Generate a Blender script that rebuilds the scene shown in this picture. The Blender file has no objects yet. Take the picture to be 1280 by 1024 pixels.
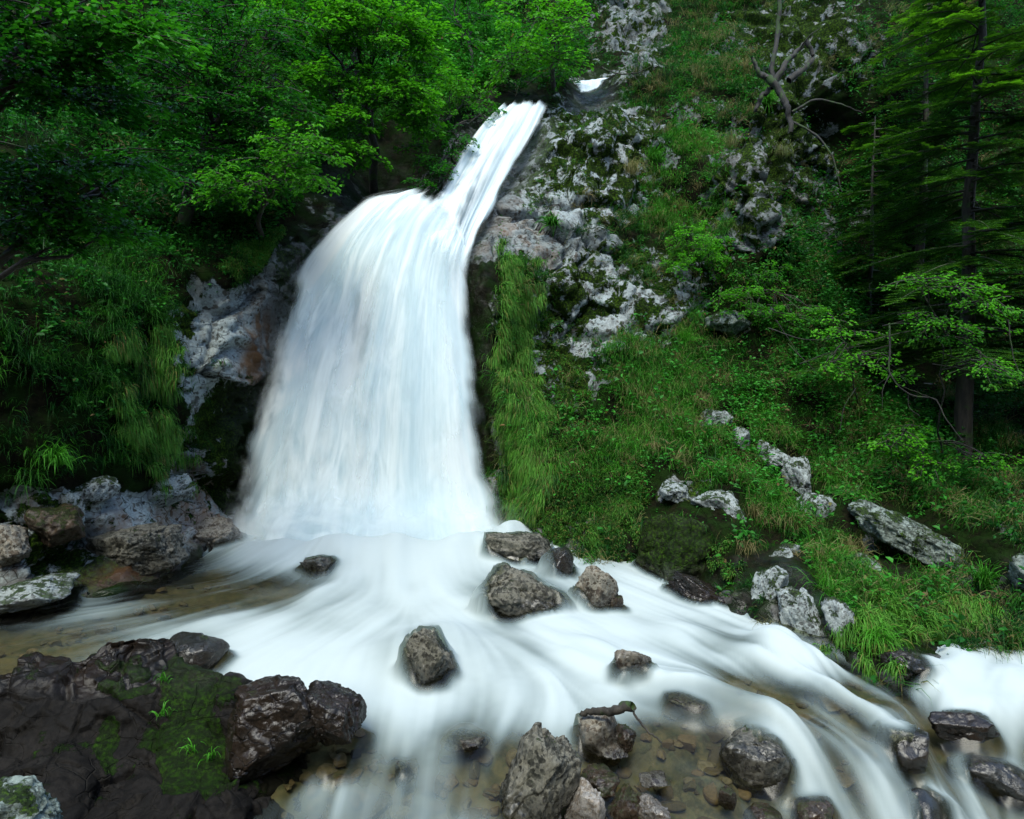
import bpy, math, random
import numpy as np
from mathutils import Vector, Matrix
R = math.radians
rng = np.random.default_rng(7)
random.seed(7)
S = bpy.context.scene

# ------------------------------------------------------------------ camera, sky, sun, exposure
F = 900.0; CZ = 2.2; HOR = 460.0
PITCH = math.atan((512 - HOR) / F)
cam_d = bpy.data.cameras.new('camera'); cam = bpy.data.objects.new('camera', cam_d)
S.collection.objects.link(cam); S.camera = cam
cam.location = (0, 0, CZ); cam.rotation_euler = (math.pi / 2 - PITCH, 0, 0)
cam_d.sensor_width = 36; cam_d.lens = 36 * F / 1280; cam_d.clip_end = 300; cam_d.clip_start = .05

SUN_EL, SUN_AZ = 60, 192          # azimuth measured from +Y, clockwise
w = bpy.data.worlds.new('World'); S.world = w; w.use_nodes = True
nt = w.node_tree; bg = nt.nodes['Background']
sky = nt.nodes.new('ShaderNodeTexSky'); sky.sky_type = 'NISHITA'; sky.sun_disc = False
sky.sun_elevation = R(SUN_EL); sky.sun_rotation = R(SUN_AZ); sky.dust_density = 1.0; sky.air_density = 1.2; sky.ozone_density = 1.2
nt.links.new(sky.outputs[0], bg.inputs[0]); bg.inputs[1].default_value = .15
sd = bpy.data.lights.new('sun', 'SUN'); sd.energy = 1.5; sd.angle = R(30); sd.color = (1, 1, .86)
sun = bpy.data.objects.new('sun', sd); S.collection.objects.link(sun)
dv = Vector((math.sin(R(SUN_AZ)) * math.cos(R(SUN_EL)), math.cos(R(SUN_AZ)) * math.cos(R(SUN_EL)), math.sin(R(SUN_EL))))
sun.rotation_euler = dv.to_track_quat('Z', 'Y').to_euler()
S.view_settings.view_transform = 'Standard'; S.view_settings.look = 'None'
S.view_settings.exposure = 1.6; S.view_settings.gamma = 1; S.view_settings.use_curve_mapping = False
S.cycles.transparent_max_bounces = 24; S.cycles.max_bounces = 8; S.cycles.diffuse_bounces = 4
S.cycles.use_denoising = True; S.cycles.volume_bounces = 3

# ------------------------------------------------------------------ pixel <-> world
cp, sp = math.cos(PITCH), math.sin(PITCH)
def P(px, py, Y):
    """world point seen at photo pixel (px,py) and standing at distance Y"""
    px = np.asarray(px, float); py = np.asarray(py, float); Y = np.asarray(Y, float)
    a = (px - 640) / F; b = -(py - 512) / F
    dy = cp + b * sp; dz = -sp + b * cp
    t = Y / dy
    return np.stack([a * t, Y + 0 * t, CZ + dz * t], -1)
def PZ(px, py, z):
    px = np.asarray(px, float); py = np.asarray(py, float)
    a = (px - 640) / F; b = -(py - 512) / F
    dy = cp + b * sp; dz = -sp + b * cp
    t = (z - CZ) / dz
    return np.stack([a * t, dy * t, CZ + dz * t], -1)
def pix(p):
    y = p[..., 1]; z = p[..., 2] - CZ
    d = np.maximum(y * cp - z * sp, .05); u = y * sp + z * cp
    return 640 + F * p[..., 0] / d, 512 - F * u / d

# ------------------------------------------------------------------ noise
def _h(ix, iy, iz, s=0):
    with np.errstate(over='ignore'):
        n = (ix.astype(np.int64) * 73856093) ^ (iy.astype(np.int64) * 19349663) ^ (iz.astype(np.int64) * 83492791) ^ (s * 2654435761)
        n = n & 0xffffffff
        n = ((n ^ (n >> 15)) * 2246822519) & 0xffffffff
        n = ((n ^ (n >> 13)) * 3266489917) & 0xffffffff
        n = n ^ (n >> 16)
    return n.astype(np.float64) / 4294967295.0
def vnoise(p, s=0):
    i = np.floor(p).astype(np.int64); f = p - i; f = f * f * f * (f * (f * 6 - 15) + 10)
    r = 0
    for a in (0, 1):
        wa = f[..., 0] if a else 1 - f[..., 0]
        for b in (0, 1):
            wb = f[..., 1] if b else 1 - f[..., 1]
            for c in (0, 1):
                wc = f[..., 2] if c else 1 - f[..., 2]
                r = r + wa * wb * wc * _h(i[..., 0] + a, i[..., 1] + b, i[..., 2] + c, s)
    return r * 2 - 1
def fbm(p, sc, o=4, s=0, g=.5):
    r = 0; a = 1; t = 0
    for k in range(o):
        r = r + a * vnoise(p * sc + 17.3 * k, s + k); t += a; a *= g; sc *= 2.03
    return r / t * 1.6
def facet(p, sc, s=0, tilt=.9, warp=.25):
    """cellular rock: each cell a tilted plane with its own height; returns height in cell units, and distance to crack"""
    q = p * sc; q = q + warp * np.stack([vnoise(q * .9, s + 5), vnoise(q * .9, s + 6), vnoise(q * .9, s + 7)], -1)
    i = np.floor(q).astype(np.int64)
    b1 = np.full(q.shape[:-1], 9.); b2 = b1.copy(); val = np.zeros(q.shape[:-1])
    for a in (-1, 0, 1):
        for b in (-1, 0, 1):
            for c in (-1, 0, 1):
                j = i + np.array([a, b, c]); x, y, z = j[..., 0], j[..., 1], j[..., 2]
                d = np.stack([q[..., 0] - x - _h(x, y, z, s), q[..., 1] - y - _h(x, y, z, s + 1), q[..., 2] - z - _h(x, y, z, s + 2)], -1)
                D = np.sqrt((d ** 2).sum(-1))
                v = (_h(x, y, z, s + 3) - .5) + tilt * ((_h(x, y, z, s + 8) - .5) * d[..., 0] + (_h(x, y, z, s + 9) - .5) * d[..., 1] + (_h(x, y, z, s + 10) - .5) * d[..., 2])
                m = D < b1
                b2 = np.where(m, b1, np.minimum(b2, D)); val = np.where(m, v, val); b1 = np.where(m, D, b1)
    return val, b2 - b1
def sstep(a, b, x):
    t = np.clip((x - a) / (b - a), 0, 1); return t * t * (3 - 2 * t)
def rbf(cp_, cv, q, smooth=1e-3):
    """thin plate spline, 2D"""
    cp_ = np.asarray(cp_, float); cv = np.asarray(cv, float); n = len(cp_)
    def U(r2): return np.where(r2 > 1e-12, r2 * np.log(r2 + 1e-12), 0)
    K = U(((cp_[:, None] - cp_[None]) ** 2).sum(-1)) + smooth * np.eye(n)
    Pm = np.hstack([np.ones((n, 1)), cp_]); A = np.block([[K, Pm], [Pm.T, np.zeros((3, 3))]])
    sol = np.linalg.solve(A, np.concatenate([cv, np.zeros(3)]))
    out = np.empty(len(q))
    for k in range(0, len(q), 50000):
        qq = q[k:k + 50000]
        out[k:k + 50000] = U(((qq[:, None] - cp_[None]) ** 2).sum(-1)) @ sol[:n] + sol[n] + qq @ sol[n + 1:]
    return out
def blobs(u, v, L, base=0., mode='max'):
    r = np.full(u.shape, float(base))
    for cx, cy, rx, ry, rot, val in L:
        c, s = math.cos(R(rot)), math.sin(R(rot)); dx, dy = u - cx, v - cy
        d = ((dx * c + dy * s) / rx) ** 2 + ((-dx * s + dy * c) / ry) ** 2
        k = np.exp(-d ** 1.5 * .7)
        r = np.maximum(r, val * k) if mode == 'max' else r * (1 - k) + val * k
    return r
def kreg(cp_, cv, q, h):
    """gaussian weighted average of control values with scale h"""
    cp_ = np.asarray(cp_, float); cv = np.asarray(cv, float); out = np.empty((len(q),) + cv.shape[1:])
    for k in range(0, len(q), 50000):
        d = ((q[k:k + 50000, None] - cp_[None]) ** 2).sum(-1) / h ** 2
        ww = np.exp(-(d - d.min(1, keepdims=True)) * .5) / (1 + d)
        out[k:k + 50000] = ww @ cv / ww.sum(1).reshape((-1,) + (1,) * (cv.ndim - 1))
    return out

# ------------------------------------------------------------------ mesh helpers
def mesh(name, V, faces, mat, parent=None, attrs=None, smooth=True, loc=None):
    """faces: (n,3) or (n,4) int array"""
    V = np.asarray(V, np.float32).reshape(-1, 3)
    if loc is not None: V = V - np.asarray(loc, np.float32)
    faces = np.asarray(faces, np.int32); k = faces.shape[1]
    me = bpy.data.meshes.new(name)
    me.vertices.add(len(V)); me.vertices.foreach_set('co', V.ravel())
    me.loops.add(faces.size); me.loops.foreach_set('vertex_index', faces.ravel())
    me.polygons.add(len(faces)); me.polygons.foreach_set('loop_start', np.arange(0, faces.size, k, dtype=np.int32))
    me.polygons.foreach_set('use_smooth', np.full(len(faces), smooth))
    for n, a in (attrs or {}).items():
        at = me.attributes.new(n, 'FLOAT', 'POINT'); at.data.foreach_set('value', np.asarray(a, np.float32).ravel())
    me.update(calc_edges=True)
    if mat: me.materials.append(mat)
    o = bpy.data.objects.new(name, me); S.collection.objects.link(o)
    if parent: o.parent = parent
    elif loc is not None: o.location = loc
    return o
def tag(o, label=None, cat=None, group=None, kind=None):
    if label: o['label'] = label
    if cat: o['category'] = cat
    if group: o['group'] = group
    if kind: o['kind'] = kind
    return o
def empty(name, loc, label, cat, group=None):
    o = bpy.data.objects.new(name, None); S.collection.objects.link(o); o.location = loc; o.empty_display_size = .2
    return tag(o, label, cat, group)
def gridf(nu, nv):
    i = np.arange(nu * nv).reshape(nv, nu)
    return np.stack([i[:-1, :-1], i[:-1, 1:], i[1:, 1:], i[1:, :-1]], -1).reshape(-1, 4)
def normals(Vg):
    du = np.gradient(Vg, axis=1); dv_ = np.gradient(Vg, axis=0)
    n = np.cross(du, dv_); return n / (np.linalg.norm(n, axis=-1, keepdims=True) + 1e-9)
def nrm(v): return v / (np.linalg.norm(v, axis=-1, keepdims=True) + 1e-9)

def tube(pts, rad, ns=8, wob=0.):
    pts = np.asarray(pts, float); n = len(pts); rad = np.broadcast_to(np.asarray(rad, float), (n,))
    t = nrm(np.gradient(pts, axis=0)); ref = np.array([0, 0, 1.]) if abs(t[:, 2]).mean() < .8 else np.array([1., 0, 0])
    a = nrm(np.cross(t, ref)); b = np.cross(t, a)
    th = np.linspace(0, 2 * np.pi, ns, endpoint=False)
    r = rad[:, None] * (1 + wob * (rng.random((n, ns)) - .5))
    V = pts[:, None] + r[..., None] * (a[:, None] * np.cos(th)[None, :, None] + b[:, None] * np.sin(th)[None, :, None])
    i = np.arange(n * ns).reshape(n, ns); j = np.roll(i, -1, 1)
    f = np.stack([i[:-1], j[:-1], j[1:], i[1:]], -1).reshape(-1, 4)
    return V.reshape(-1, 3), f
class MB:
    def __init__(s): s.V = []; s.F = []; s.A = {}; s.n = 0
    def add(s, V, f, **at):
        s.V.append(V); s.F.append(f + s.n); s.n += len(V)
        for k, a in at.items(): s.A.setdefault(k, []).append(np.broadcast_to(a, (len(V),)))
        return s
    def build(s, name, mat, parent=None, loc=None, smooth=True):
        return mesh(name, np.concatenate(s.V), np.concatenate(s.F), mat, parent, {k: np.concatenate(a) for k, a in s.A.items()}, smooth, loc)

# ------------------------------------------------------------------ materials
class NT:
    def __init__(s, name):
        s.m = bpy.data.materials.new(name); s.m.use_nodes = True; s.t = s.m.node_tree; s.t.nodes.clear()
        s.out = s.t.nodes.new('ShaderNodeOutputMaterial')
    def n(s, typ, ins=None, **kw):
        nd = s.t.nodes.new('ShaderNode' + typ)
        for k, v in kw.items(): setattr(nd, k, v)
        for k, v in (ins or {}).items(): s.set(nd.inputs[k], v)
        return nd
    def set(s, sock, v):
        if isinstance(v, bpy.types.NodeSocket): s.t.links.new(v, sock)
        elif isinstance(v, bpy.types.Node): s.t.links.new(v.outputs[0], sock)
        else: sock.default_value = v
    def attr(s, name): return s.n('Attribute', attribute_name=name).outputs['Fac']
    def math(s, op, a, b=0., c=0., clamp=False):
        nd = s.n('Math', operation=op, use_clamp=clamp); s.set(nd.inputs[0], a); s.set(nd.inputs[1], b)
        if op in ('MULTIPLY_ADD', 'SMOOTH_MIN', 'SMOOTH_MAX'): s.set(nd.inputs[2], c)
        return nd.outputs[0]
    def ramp(s, x, a, b, lo=0., hi=1., smooth=True):
        nd = s.n('MapRange', interpolation_type='SMOOTHSTEP' if smooth else 'LINEAR'); s.set(nd.inputs['Value'], x)
        for k, v in (('From Min', a), ('From Max', b), ('To Min', lo), ('To Max', hi)): s.set(nd.inputs[k], v)
        return nd.outputs[0]
    def mix(s, f, a, b, mode='MIX'):
        nd = s.n('Mix', data_type='RGBA', blend_type=mode); s.set(nd.inputs[0], f); s.set(nd.inputs[6], a); s.set(nd.inputs[7], b)
        return nd.outputs[2]
    def noise(s, scale, det=6, rough=.6, vec=None, dist=0.):
        nd = s.n('TexNoise', {'Scale': scale, 'Detail': det, 'Roughness': rough, 'Distortion': dist}); s.set(nd.inputs['Vector'], vec if vec is not None else s.pos()); return nd.outputs[0]
    def voro(s, scale, feature='F1', vec=None, out=0):
        nd = s.n('TexVoronoi', {'Scale': scale}, feature=feature); s.set(nd.inputs['Vector'], vec if vec is not None else s.pos()); return nd.outputs[out]
    def pos(s):
        if not hasattr(s, '_p'): s._p = s.n('NewGeometry').outputs['Position']
        return s._p
    def mapv(s, vec, sc, loc=(0, 0, 0), rot=(0, 0, 0)):
        nd = s.n('Mapping'); s.set(nd.inputs[0], vec); nd.inputs['Scale'].default_value = sc; nd.inputs['Location'].default_value = loc; nd.inputs['Rotation'].default_value = rot; return nd.outputs[0]
def C(r, g, b): return (r, g, b, 1)

def rock_mat(name, light=(.30, .31, .30), mid=(.13, .13, .12), dark=(.03, .03, .028), lichen=(.5, .53, .5), lich=.5, moss=.3, brown=0., wet=0., mossc=(.018, .04, .004), ground=False, scale=1.):
    t = NT(name); pos = t.pos()
    big = t.noise(1.6 * scale, 5, .6); med = t.noise(7 * scale, 8, .68, dist=.4); fine = t.noise(34 * scale, 6, .7)
    nz = t.n('SeparateXYZ', {0: t.n('NewGeometry').outputs['Normal']}).outputs[2]
    if ground: a_rock = t.attr('rock'); a_moss = t.attr('moss'); a_wet = t.attr('wet'); a_brown = t.attr('brown')
    else:
        a_rock = 1.; a_moss = t.ramp(nz, -.2, .9, moss * .6, moss, False); a_brown = brown
        a_wet = t.math('MAXIMUM', wet, t.ramp(t.attr('above'), .05, .24, 1., .12))
    col = t.mix(t.ramp(med, .40, .62), C(*mid), C(*light))
    col = t.mix(t.ramp(fine, .50, .64, 0, .62), col, C(*dark))
    # lichen: crisp pale patches
    l1 = t.math('ADD', t.math('MULTIPLY', t.noise(3.4 * scale, 9, .72, dist=.6), .75), t.math('MULTIPLY', t.voro(16 * scale), .25))
    lm = t.ramp(l1, .53 - .1 * lich, .56 - .1 * lich)
    if ground: lm = t.math('MULTIPLY', lm, t.attr('lich'))
    col = t.mix(t.math('MULTIPLY', lm, min(1, lich * 1.6)), col, t.mix(t.ramp(fine, .3, .7), C(*lichen), C(lichen[0] * .55, lichen[1] * .55, lichen[2] * .58)))
    # cracks
    wv = t.mapv(pos, (1, 1, 1.9), rot=(.3, .5, .2))
    cr = t.voro(5.5 * scale, 'DISTANCE_TO_EDGE', t.mix(.12, wv, t.n('TexNoise', {'Scale': 9 * scale}).outputs[1])); crk = t.ramp(cr, .0, .035, 1., 0.)
    crk = t.math('MULTIPLY', crk, t.ramp(big, .42, .6))
    col = t.mix(t.math('MULTIPLY', crk, .8), col, C(.012, .011, .009))
    # brown, iron stained streaks
    bn = t.noise(2.2, 6, .7, t.mapv(pos, (1, 1, .35), rot=(0, .5, 0)))
    bm = t.math('MULTIPLY', t.ramp(bn, .42, .6), a_brown, clamp=True)
    col = t.mix(bm, col, t.mix(med, C(.11, .045, .014), C(.2, .11, .05)))
    # moss
    mn = t.math('ADD', t.math('MULTIPLY', t.noise(4.6 * scale, 8, .70, dist=.3), .8), t.math('MULTIPLY', big, .2))
    th = t.math('MULTIPLY_ADD', a_moss, -.42, .74)
    mm = t.ramp(t.math('SUBTRACT', mn, th), -.018, .022)
    mcol = t.mix(t.ramp(med, .35, .7), C(*mossc), C(mossc[0] * 2.6, mossc[1] * 2.3, mossc[2] * 1.6))
    mcol = t.mix(t.ramp(fine, .45, .62), C(.006, .012, .003), mcol)
    wetc = t.math('MULTIPLY', a_wet, .68)
    col = t.mix(wetc, col, t.mix(.5, col, C(.007, .006, .005)))
    col = t.mix(t.math('MULTIPLY', a_wet, .55), col, C(.007, .006, .005))
    mm = t.math('MULTIPLY', mm, t.math('MULTIPLY_ADD', a_wet, -.55, 1.))
    col = t.mix(mm, col, mcol)
    rough = t.ramp(a_wet, 0, 1, .85, .26 if ground else .17)
    rough = t.math('MAXIMUM', rough, t.math('MULTIPLY', mm, .9))
    def plates(sc_, rot):
        v_ = t.mapv(t.mix(.06, pos, t.n('TexNoise', {'Vector': pos, 'Scale': 3 * scale}).outputs[1]), (sc_, sc_, sc_ * 1.5), rot=rot)
        vo = t.n('TexVoronoi', {'Vector': v_, 'Scale': 1.}, feature='F1'); df = t.n('VectorMath', {0: v_, 1: vo.outputs[2]}, operation='SUBTRACT')
        rc = t.n('VectorMath', {0: vo.outputs[1], 1: (.5, .5, .5)}, operation='SUBTRACT')
        dt = t.n('VectorMath', {0: df.outputs[0], 1: rc.outputs[0]}, operation='DOT_PRODUCT')
        return t.math('ADD', t.math('MULTIPLY', dt.outputs['Value'], 2.2), t.n('SeparateColor', {0: vo.outputs[1]}).outputs[0])
    h = t.math('ADD', t.math('MULTIPLY', plates(3.6 * scale, (.4, .7, .1)), 1.5), t.math('MULTIPLY', plates(9.5 * scale, (.1, .3, .6)), .55))
    h = t.math('ADD', h, t.math('ADD', t.math('MULTIPLY', med, .5), t.math('MULTIPLY', fine, .22))); h = t.math('SUBTRACT', h, t.math('MULTIPLY', crk, .5))
    h = t.math('ADD', h, t.math('MULTIPLY', mm, t.math('MULTIPLY', t.noise(90, 3, .7), .6)))
    if ground:
        sn = t.noise(9, 8, .75); soil = t.mix(t.ramp(sn, .35, .65), C(.002, .003, .001), C(.010, .009, .004))
        soil = t.mix(t.ramp(t.noise(3.1, 6, .7), .4, .6), soil, C(.006, .016, .002))
        soil = t.mix(t.ramp(fine, .64, .72, 0, .4), soil, C(.06, .045, .022))
        rn = t.math('ADD', t.math('MULTIPLY', t.noise(3.0, 5, .6, dist=.2), .88), t.math('MULTIPLY', med, .12))
        rm = t.ramp(t.math('ADD', rn, t.math('MULTIPLY_ADD', a_rock, .62, -.8)), -.02, .02)
        col = t.mix(rm, soil, col)
        h = t.math('MULTIPLY', h, 1.)
    bmp = t.n('Bump', {'Strength': .9, 'Distance': .022 / scale, 'Height': h})
    b = t.n('BsdfPrincipled', {'Base Color': col, 'Roughness': rough, 'Normal': bmp.outputs[0]}); t.set(b.inputs['Specular IOR Level'], t.math('MULTIPLY_ADD', t.math('MULTIPLY', a_wet, t.math('MULTIPLY_ADD', mm, -.9, 1.)), .2 if ground else .38, .05))
    t.set(t.out.inputs[0], b); return t.m

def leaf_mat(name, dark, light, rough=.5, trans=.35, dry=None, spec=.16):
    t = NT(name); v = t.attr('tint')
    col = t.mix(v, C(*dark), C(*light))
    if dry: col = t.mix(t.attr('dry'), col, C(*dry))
    p = t.n('BsdfPrincipled', {'Base Color': col, 'Roughness': rough}); p.inputs['Specular IOR Level'].default_value = spec
    tr = t.n('BsdfTranslucent', {'Color': t.mix(.5, col, t.mix(1., col, C(1.3, 1.5, .6), 'MULTIPLY'))})
    t.set(t.out.inputs[0], t.n('MixShader', {0: trans, 1: p, 2: tr})); return t.m
def bark_mat(name, a, b, moss=.3):
    t = NT(name); n1 = t.noise(14, 6, .7, t.mapv(t.pos(), (1, 1, .25))); n2 = t.noise(5, 5, .6)
    col = t.mix(t.ramp(n1, .35, .65), C(*a), C(*b)); col = t.mix(t.ramp(n2, .62 - .3 * moss, .7 - .3 * moss, 0, .85), col, C(.02, .05, .005))
    bm = t.n('Bump', {'Strength': .8, 'Distance': .02, 'Height': n1})
    t.set(t.out.inputs[0], t.n('BsdfPrincipled', {'Base Color': col, 'Roughness': .85, 'Normal': bm.outputs[0]})); return t.m

M_hill = rock_mat('cliff_and_soil', ground=True, lich=.85, light=(.155, .175, .17), mid=(.05, .055, .052), lichen=(.31, .36, .355))
M_bark = bark_mat('bark', (.010, .009, .007), (.04, .034, .025))
M_dead = bark_mat('dead_wood', (.005, .0045, .004), (.026, .024, .019), .35)
M_grass = leaf_mat('grass_blades', (.005, .042, .007), (.066, .28, .018), .5, .34, dry=(.20, .165, .075))
M_moss = leaf_mat('moss_and_hanging_grass', (.005, .035, .006), (.095, .27, .03), .6, .3, dry=(.2, .15, .05))
M_cover = leaf_mat('ground_leaves', (.005, .055, .008), (.045, .25, .022), .5, .32, dry=(.16, .1, .045))
M_leafA = leaf_mat('beech_leaves', (.004, .055, .005), (.045, .235, .010), .45, .42)
M_leafB = leaf_mat('maple_leaves', (.006, .065, .004), (.08, .32, .010), .45, .42)
M_fir = leaf_mat('fir_needles', (.004, .026, .007), (.12, .34, .012), .55, .3)

# ================================================================== HILLSIDE (one sheet, distance y as a function of x and z)
HC = [  # photo column, row, distance
 # left bank foot and face
 (0,780,6.2),(-150,830,5.3),(90,745,6.75),(170,715,7.3),(290,690,8.9),(0,700,6.6),(100,680,7.2),(200,650,8.1),(60,600,7.1),(0,560,6.7),(150,560,7.9),
 (-200,600,5.7),(-200,300,6.6),(-350,0,8.5),(0,400,7.0),(0,200,8.0),(100,470,7.6),(190,470,8.3),(180,350,8.6),(100,300,8.6),
 (215,560,8.5),(225,440,8.7),(280,400,9.1),(300,480,9.15),(250,560,9.0),(290,600,9.4),(340,400,9.9),(330,500,9.7),(350,330,10.0),(300,330,9.6),(240,330,9.3),
 (230,640,8.6),(250,250,10.4),(400,280,10.4),(470,240,10.6),(540,235,11.0),(150,200,10.2),(100,50,11.5),(300,120,13),(450,120,13.6),(480,180,12.6),
 (0,-100,13),(300,-100,16),(590,170,12.2),(625,132,13.2),(560,100,14.5),(600,60,16),(560,0,18),(450,0,16.5),
 # behind the falls
 (520,262,10.45),(440,300,10.4),(400,400,10.25),(370,500,10.0),(350,600,9.8),(340,680,9.7),(460,400,10.2),(460,500,10.05),(450,600,9.85),(450,690,9.8),
 (545,350,10.2),(540,450,10.1),(550,550,10.0),(560,690,9.8),(600,220,11.8),(640,160,12.9),(565,290,10.7),(625,235,11.3),
 # right of the falls
 (690,125,13.2),(680,180,12.4),(660,240,11.7),(640,275,11.2),(605,305,10.3),(600,330,9.9),(580,335,10.0),(640,330,10.3),(595,400,9.7),(630,400,9.6),(610,460,9.6),(640,500,9.35),(620,540,9.5),(640,580,9.2),
 (660,400,10.3),(680,470,10.2),(635,640,9.3),(650,660,9.0),(690,610,9.0),(700,560,9.3),(700,400,10.9),(740,430,10.9),(700,330,11.1),(740,300,11.6),
 (740,250,12.0),(740,180,12.6),(780,150,13.1),(750,112,14.1),(715,112,13.9),(700,90,15.2),(740,95,15.2),(790,200,12.5),(800,300,11.9),(850,250,12.4),(850,330,11.8),(800,100,14.2),(870,150,13.6),
 (800,40,17),(740,40,18),(650,50,18),(850,60,16),(800,-80,19),(860,0,17.5),
 (780,380,11.2),(800,440,10.7),(850,420,10.9),(760,520,9.9),(720,640,8.65),(740,690,8.1),(690,672,8.6),
 # rock columns, upper right
 (905,190,12.7),(940,200,11.9),(945,280,11.6),(970,240,12.2),(905,300,12.1),(930,350,11.7),(910,400,11.2),(990,200,13.6),(1000,260,13.4),(1000,130,13.9),(1040,190,14.4),(980,60,15),(1050,80,14.6),(1100,60,15.2),
 (1030,330,13.2),(1060,420,11.6),(1100,480,10.9),(1100,330,14),(1180,300,15),(1180,150,16),(1280,300,15.5),(1280,100,17),(1280,450,13.2),(1200,500,11.6),(1180,560,10.1),(1240,590,9.7),(1290,560,10.6),
 (1000,-80,17),(1200,-80,19),(1450,0,18),(1450,300,14),(1500,560,9.5),(1700,300,12),
 # right bank
 (780,735,7.75),(760,745,7.4),(850,752,7.25),(820,690,7.75),(790,640,8.4),(840,620,8.45),(860,560,9.1),(900,500,10.0),(960,440,10.9),(900,650,8.0),(900,770,6.95),
 (960,600,8.9),(1000,540,9.8),(1060,600,9.1),(960,700,7.4),(945,765,6.7),(1000,800,6.25),(1060,700,7.5),(1040,800,6.2),(1130,640,8.4),(1130,700,7.5),(1100,780,6.35),(1120,850,5.65),(1140,815,5.9),
 (1200,800,6.1),(1280,790,6.15),(1200,700,7.4),(1240,740,6.9),(1280,680,7.8),(1400,780,5.9),(1400,650,7.6),(1600,700,6.2),
]
hc = np.array(HC, float); hp = P(hc[:, 0], hc[:, 1], hc[:, 2])
X0, X1, Z0, Z1 = -9.0, 13.0, -1.6, 13.5
NX, NZ = 760, 520
gx = np.linspace(X0, X1, NX); gz = np.linspace(Z0, Z1, NZ); GX, GZ = np.meshgrid(gx, gz)
# below the waterline the banks run on steeply downward
extra = [(p[0], p[2] - 1.2, p[1] - .25) for p, c in zip(hp, hc) if p[2] < .35]
cpts = np.array([(p[0], p[2]) for p in hp] + [(e[0], e[1]) for e in extra]); cval = np.array([p[1] for p in hp] + [e[2] for e in extra])
GY = rbf(cpts, cval, np.stack([GX.ravel(), GZ.ravel()], -1), 4e-3).reshape(GX.shape)
GY = np.clip(GY, 3.2, 24)
H = np.stack([GX, GY, GZ], -1); Hn = -normals(H)
Hn = np.where(Hn[..., 1:2] > 0, -Hn, Hn)          # face the viewer's side
for _ in range(2):
    pass
u, v = pix(H)
warp = fbm(H, 1.3, 3, 40)
uw = u + 26 * warp; vw = v + 22 * fbm(H, 1.5, 3, 50)
ROCK = [(740,200,100,95,-30,1.0),(660,270,60,36,0,1.15),(655,305,45,22,0,1.1),(715,325,60,32,0,.9),(795,375,75,55,0,.9),(728,428,44,26,0,.95),(700,470,70,50,20,.85),(690,385,60,40,0,.85),
 (600,300,30,20,0,1.1),(940,235,55,85,0,1.1),(1005,150,42,95,-25,1.1),(985,50,85,55,0,1.05),(790,40,50,55,0,.85),(1050,60,60,50,0,.62),(1010,260,60,60,0,.7),(870,140,40,25,0,.6),
 (920,400,30,14,0,.7),(285,440,75,75,0,1.3),(340,395,34,45,0,1.1),(275,520,45,70,0,1.),(335,490,30,45,0,1.1),(365,310,24,40,0,.8),(420,262,60,12,-20,.6),(255,590,60,50,0,.85),(190,655,125,38,-12,1.1),(95,640,80,40,0,.95),
 (30,745,90,38,0,1.05),(20,690,50,40,0,.9),(280,655,50,55,0,1.2),(120,700,80,26,0,.95),(250,365,30,10,40,.8),(640,400,10,10,0,.0),(690,665,60,30,0,1.),(790,715,70,34,0,1.),(820,745,90,18,0,1.1),
 (625,600,18,70,-10,.9),(1160,690,90,26,28,.62),(860,600,60,24,10,.45),(1000,790,60,26,20,.8),(1130,850,60,16,0,1.1),(1180,830,60,12,-6,1.),(580,190,16,50,30,.6),(1280,640,30,60,0,.6),(1190,470,40,60,0,.3),
 (460,480,110,230,0,1.2),(640,170,16,16,0,.9),(600,220,60,90,30,1.1),(530,240,40,20,0,.9)]
MOSSB = [(740,200,100,90,-30,.64),(650,275,50,30,0,.0),(800,380,70,50,0,.6),(700,470,70,50,0,.72),(730,428,40,24,0,.15),(690,385,60,40,0,.66),(940,240,50,80,0,.6),(285,440,75,75,0,.05),(250,590,70,60,0,.5),(330,560,30,60,0,.9),(190,655,120,40,0,.3),
 (330,395,34,45,0,.15),(30,720,60,60,0,.3),(80,690,70,30,0,.75),(1000,150,50,90,0,.72),(985,40,80,50,0,.75),(790,40,50,60,0,.55),(820,720,80,40,0,.75),(290,545,40,55,0,.85),(235,390,30,20,0,.7),(710,320,60,26,0,.55),(655,305,45,18,0,.0)]
BROWN = [(330,450,26,60,10,1.),(150,690,60,30,0,1.2),(80,640,40,30,0,.7),(260,610,40,40,0,.8),(650,300,60,30,0,.45),(620,265,30,20,0,.3),(230,660,120,40,0,.6),(30,690,30,30,0,.6),(820,745,90,20,0,.5),(1130,850,60,16,0,.3),(700,660,60,20,0,.4),(400,600,200,100,0,.3)]
a_rock = blobs(uw, vw, ROCK); a_moss = blobs(uw, vw, MOSSB, .55, 'over'); a_brown = blobs(uw, vw, BROWN, .12)
fall_near = blobs(u, v, [(465,470,128,260,8,1.3),(600,210,55,110,32,1.2),(740,108,30,20,0,1)])
HPUSH = .32 * np.clip(fall_near, 0, 1)
a_wet = np.clip(np.maximum(1.2 * fall_near - .25, sstep(.34, .02, H[..., 2] + .12 * warp)), 0, 1)
# relief
f1, c1 = facet(H * np.array([1, 1, 1.15]), 1.15, 3); f2, c2 = facet(H * np.array([1, 1, 1.3]), 3.1, 4); f3, c3 = facet(H, 8., 5)
rk = sstep(.25, .75, a_rock)
disp = .20 * fbm(H, .8, 4, 60) + .07 * fbm(H, 3.2, 4, 70) * (1 - .3 * rk)
disp += rk * (.34 * f1 + .10 * f2 + .018 * f3 - .09 * sstep(.10, .0, c1) - .035 * sstep(.1, 0, c2)) + .007 * fbm(H, 12, 2, 80)
disp *= 1 - .75 * np.clip(fall_near, 0, 1)
disp -= HPUSH
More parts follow.
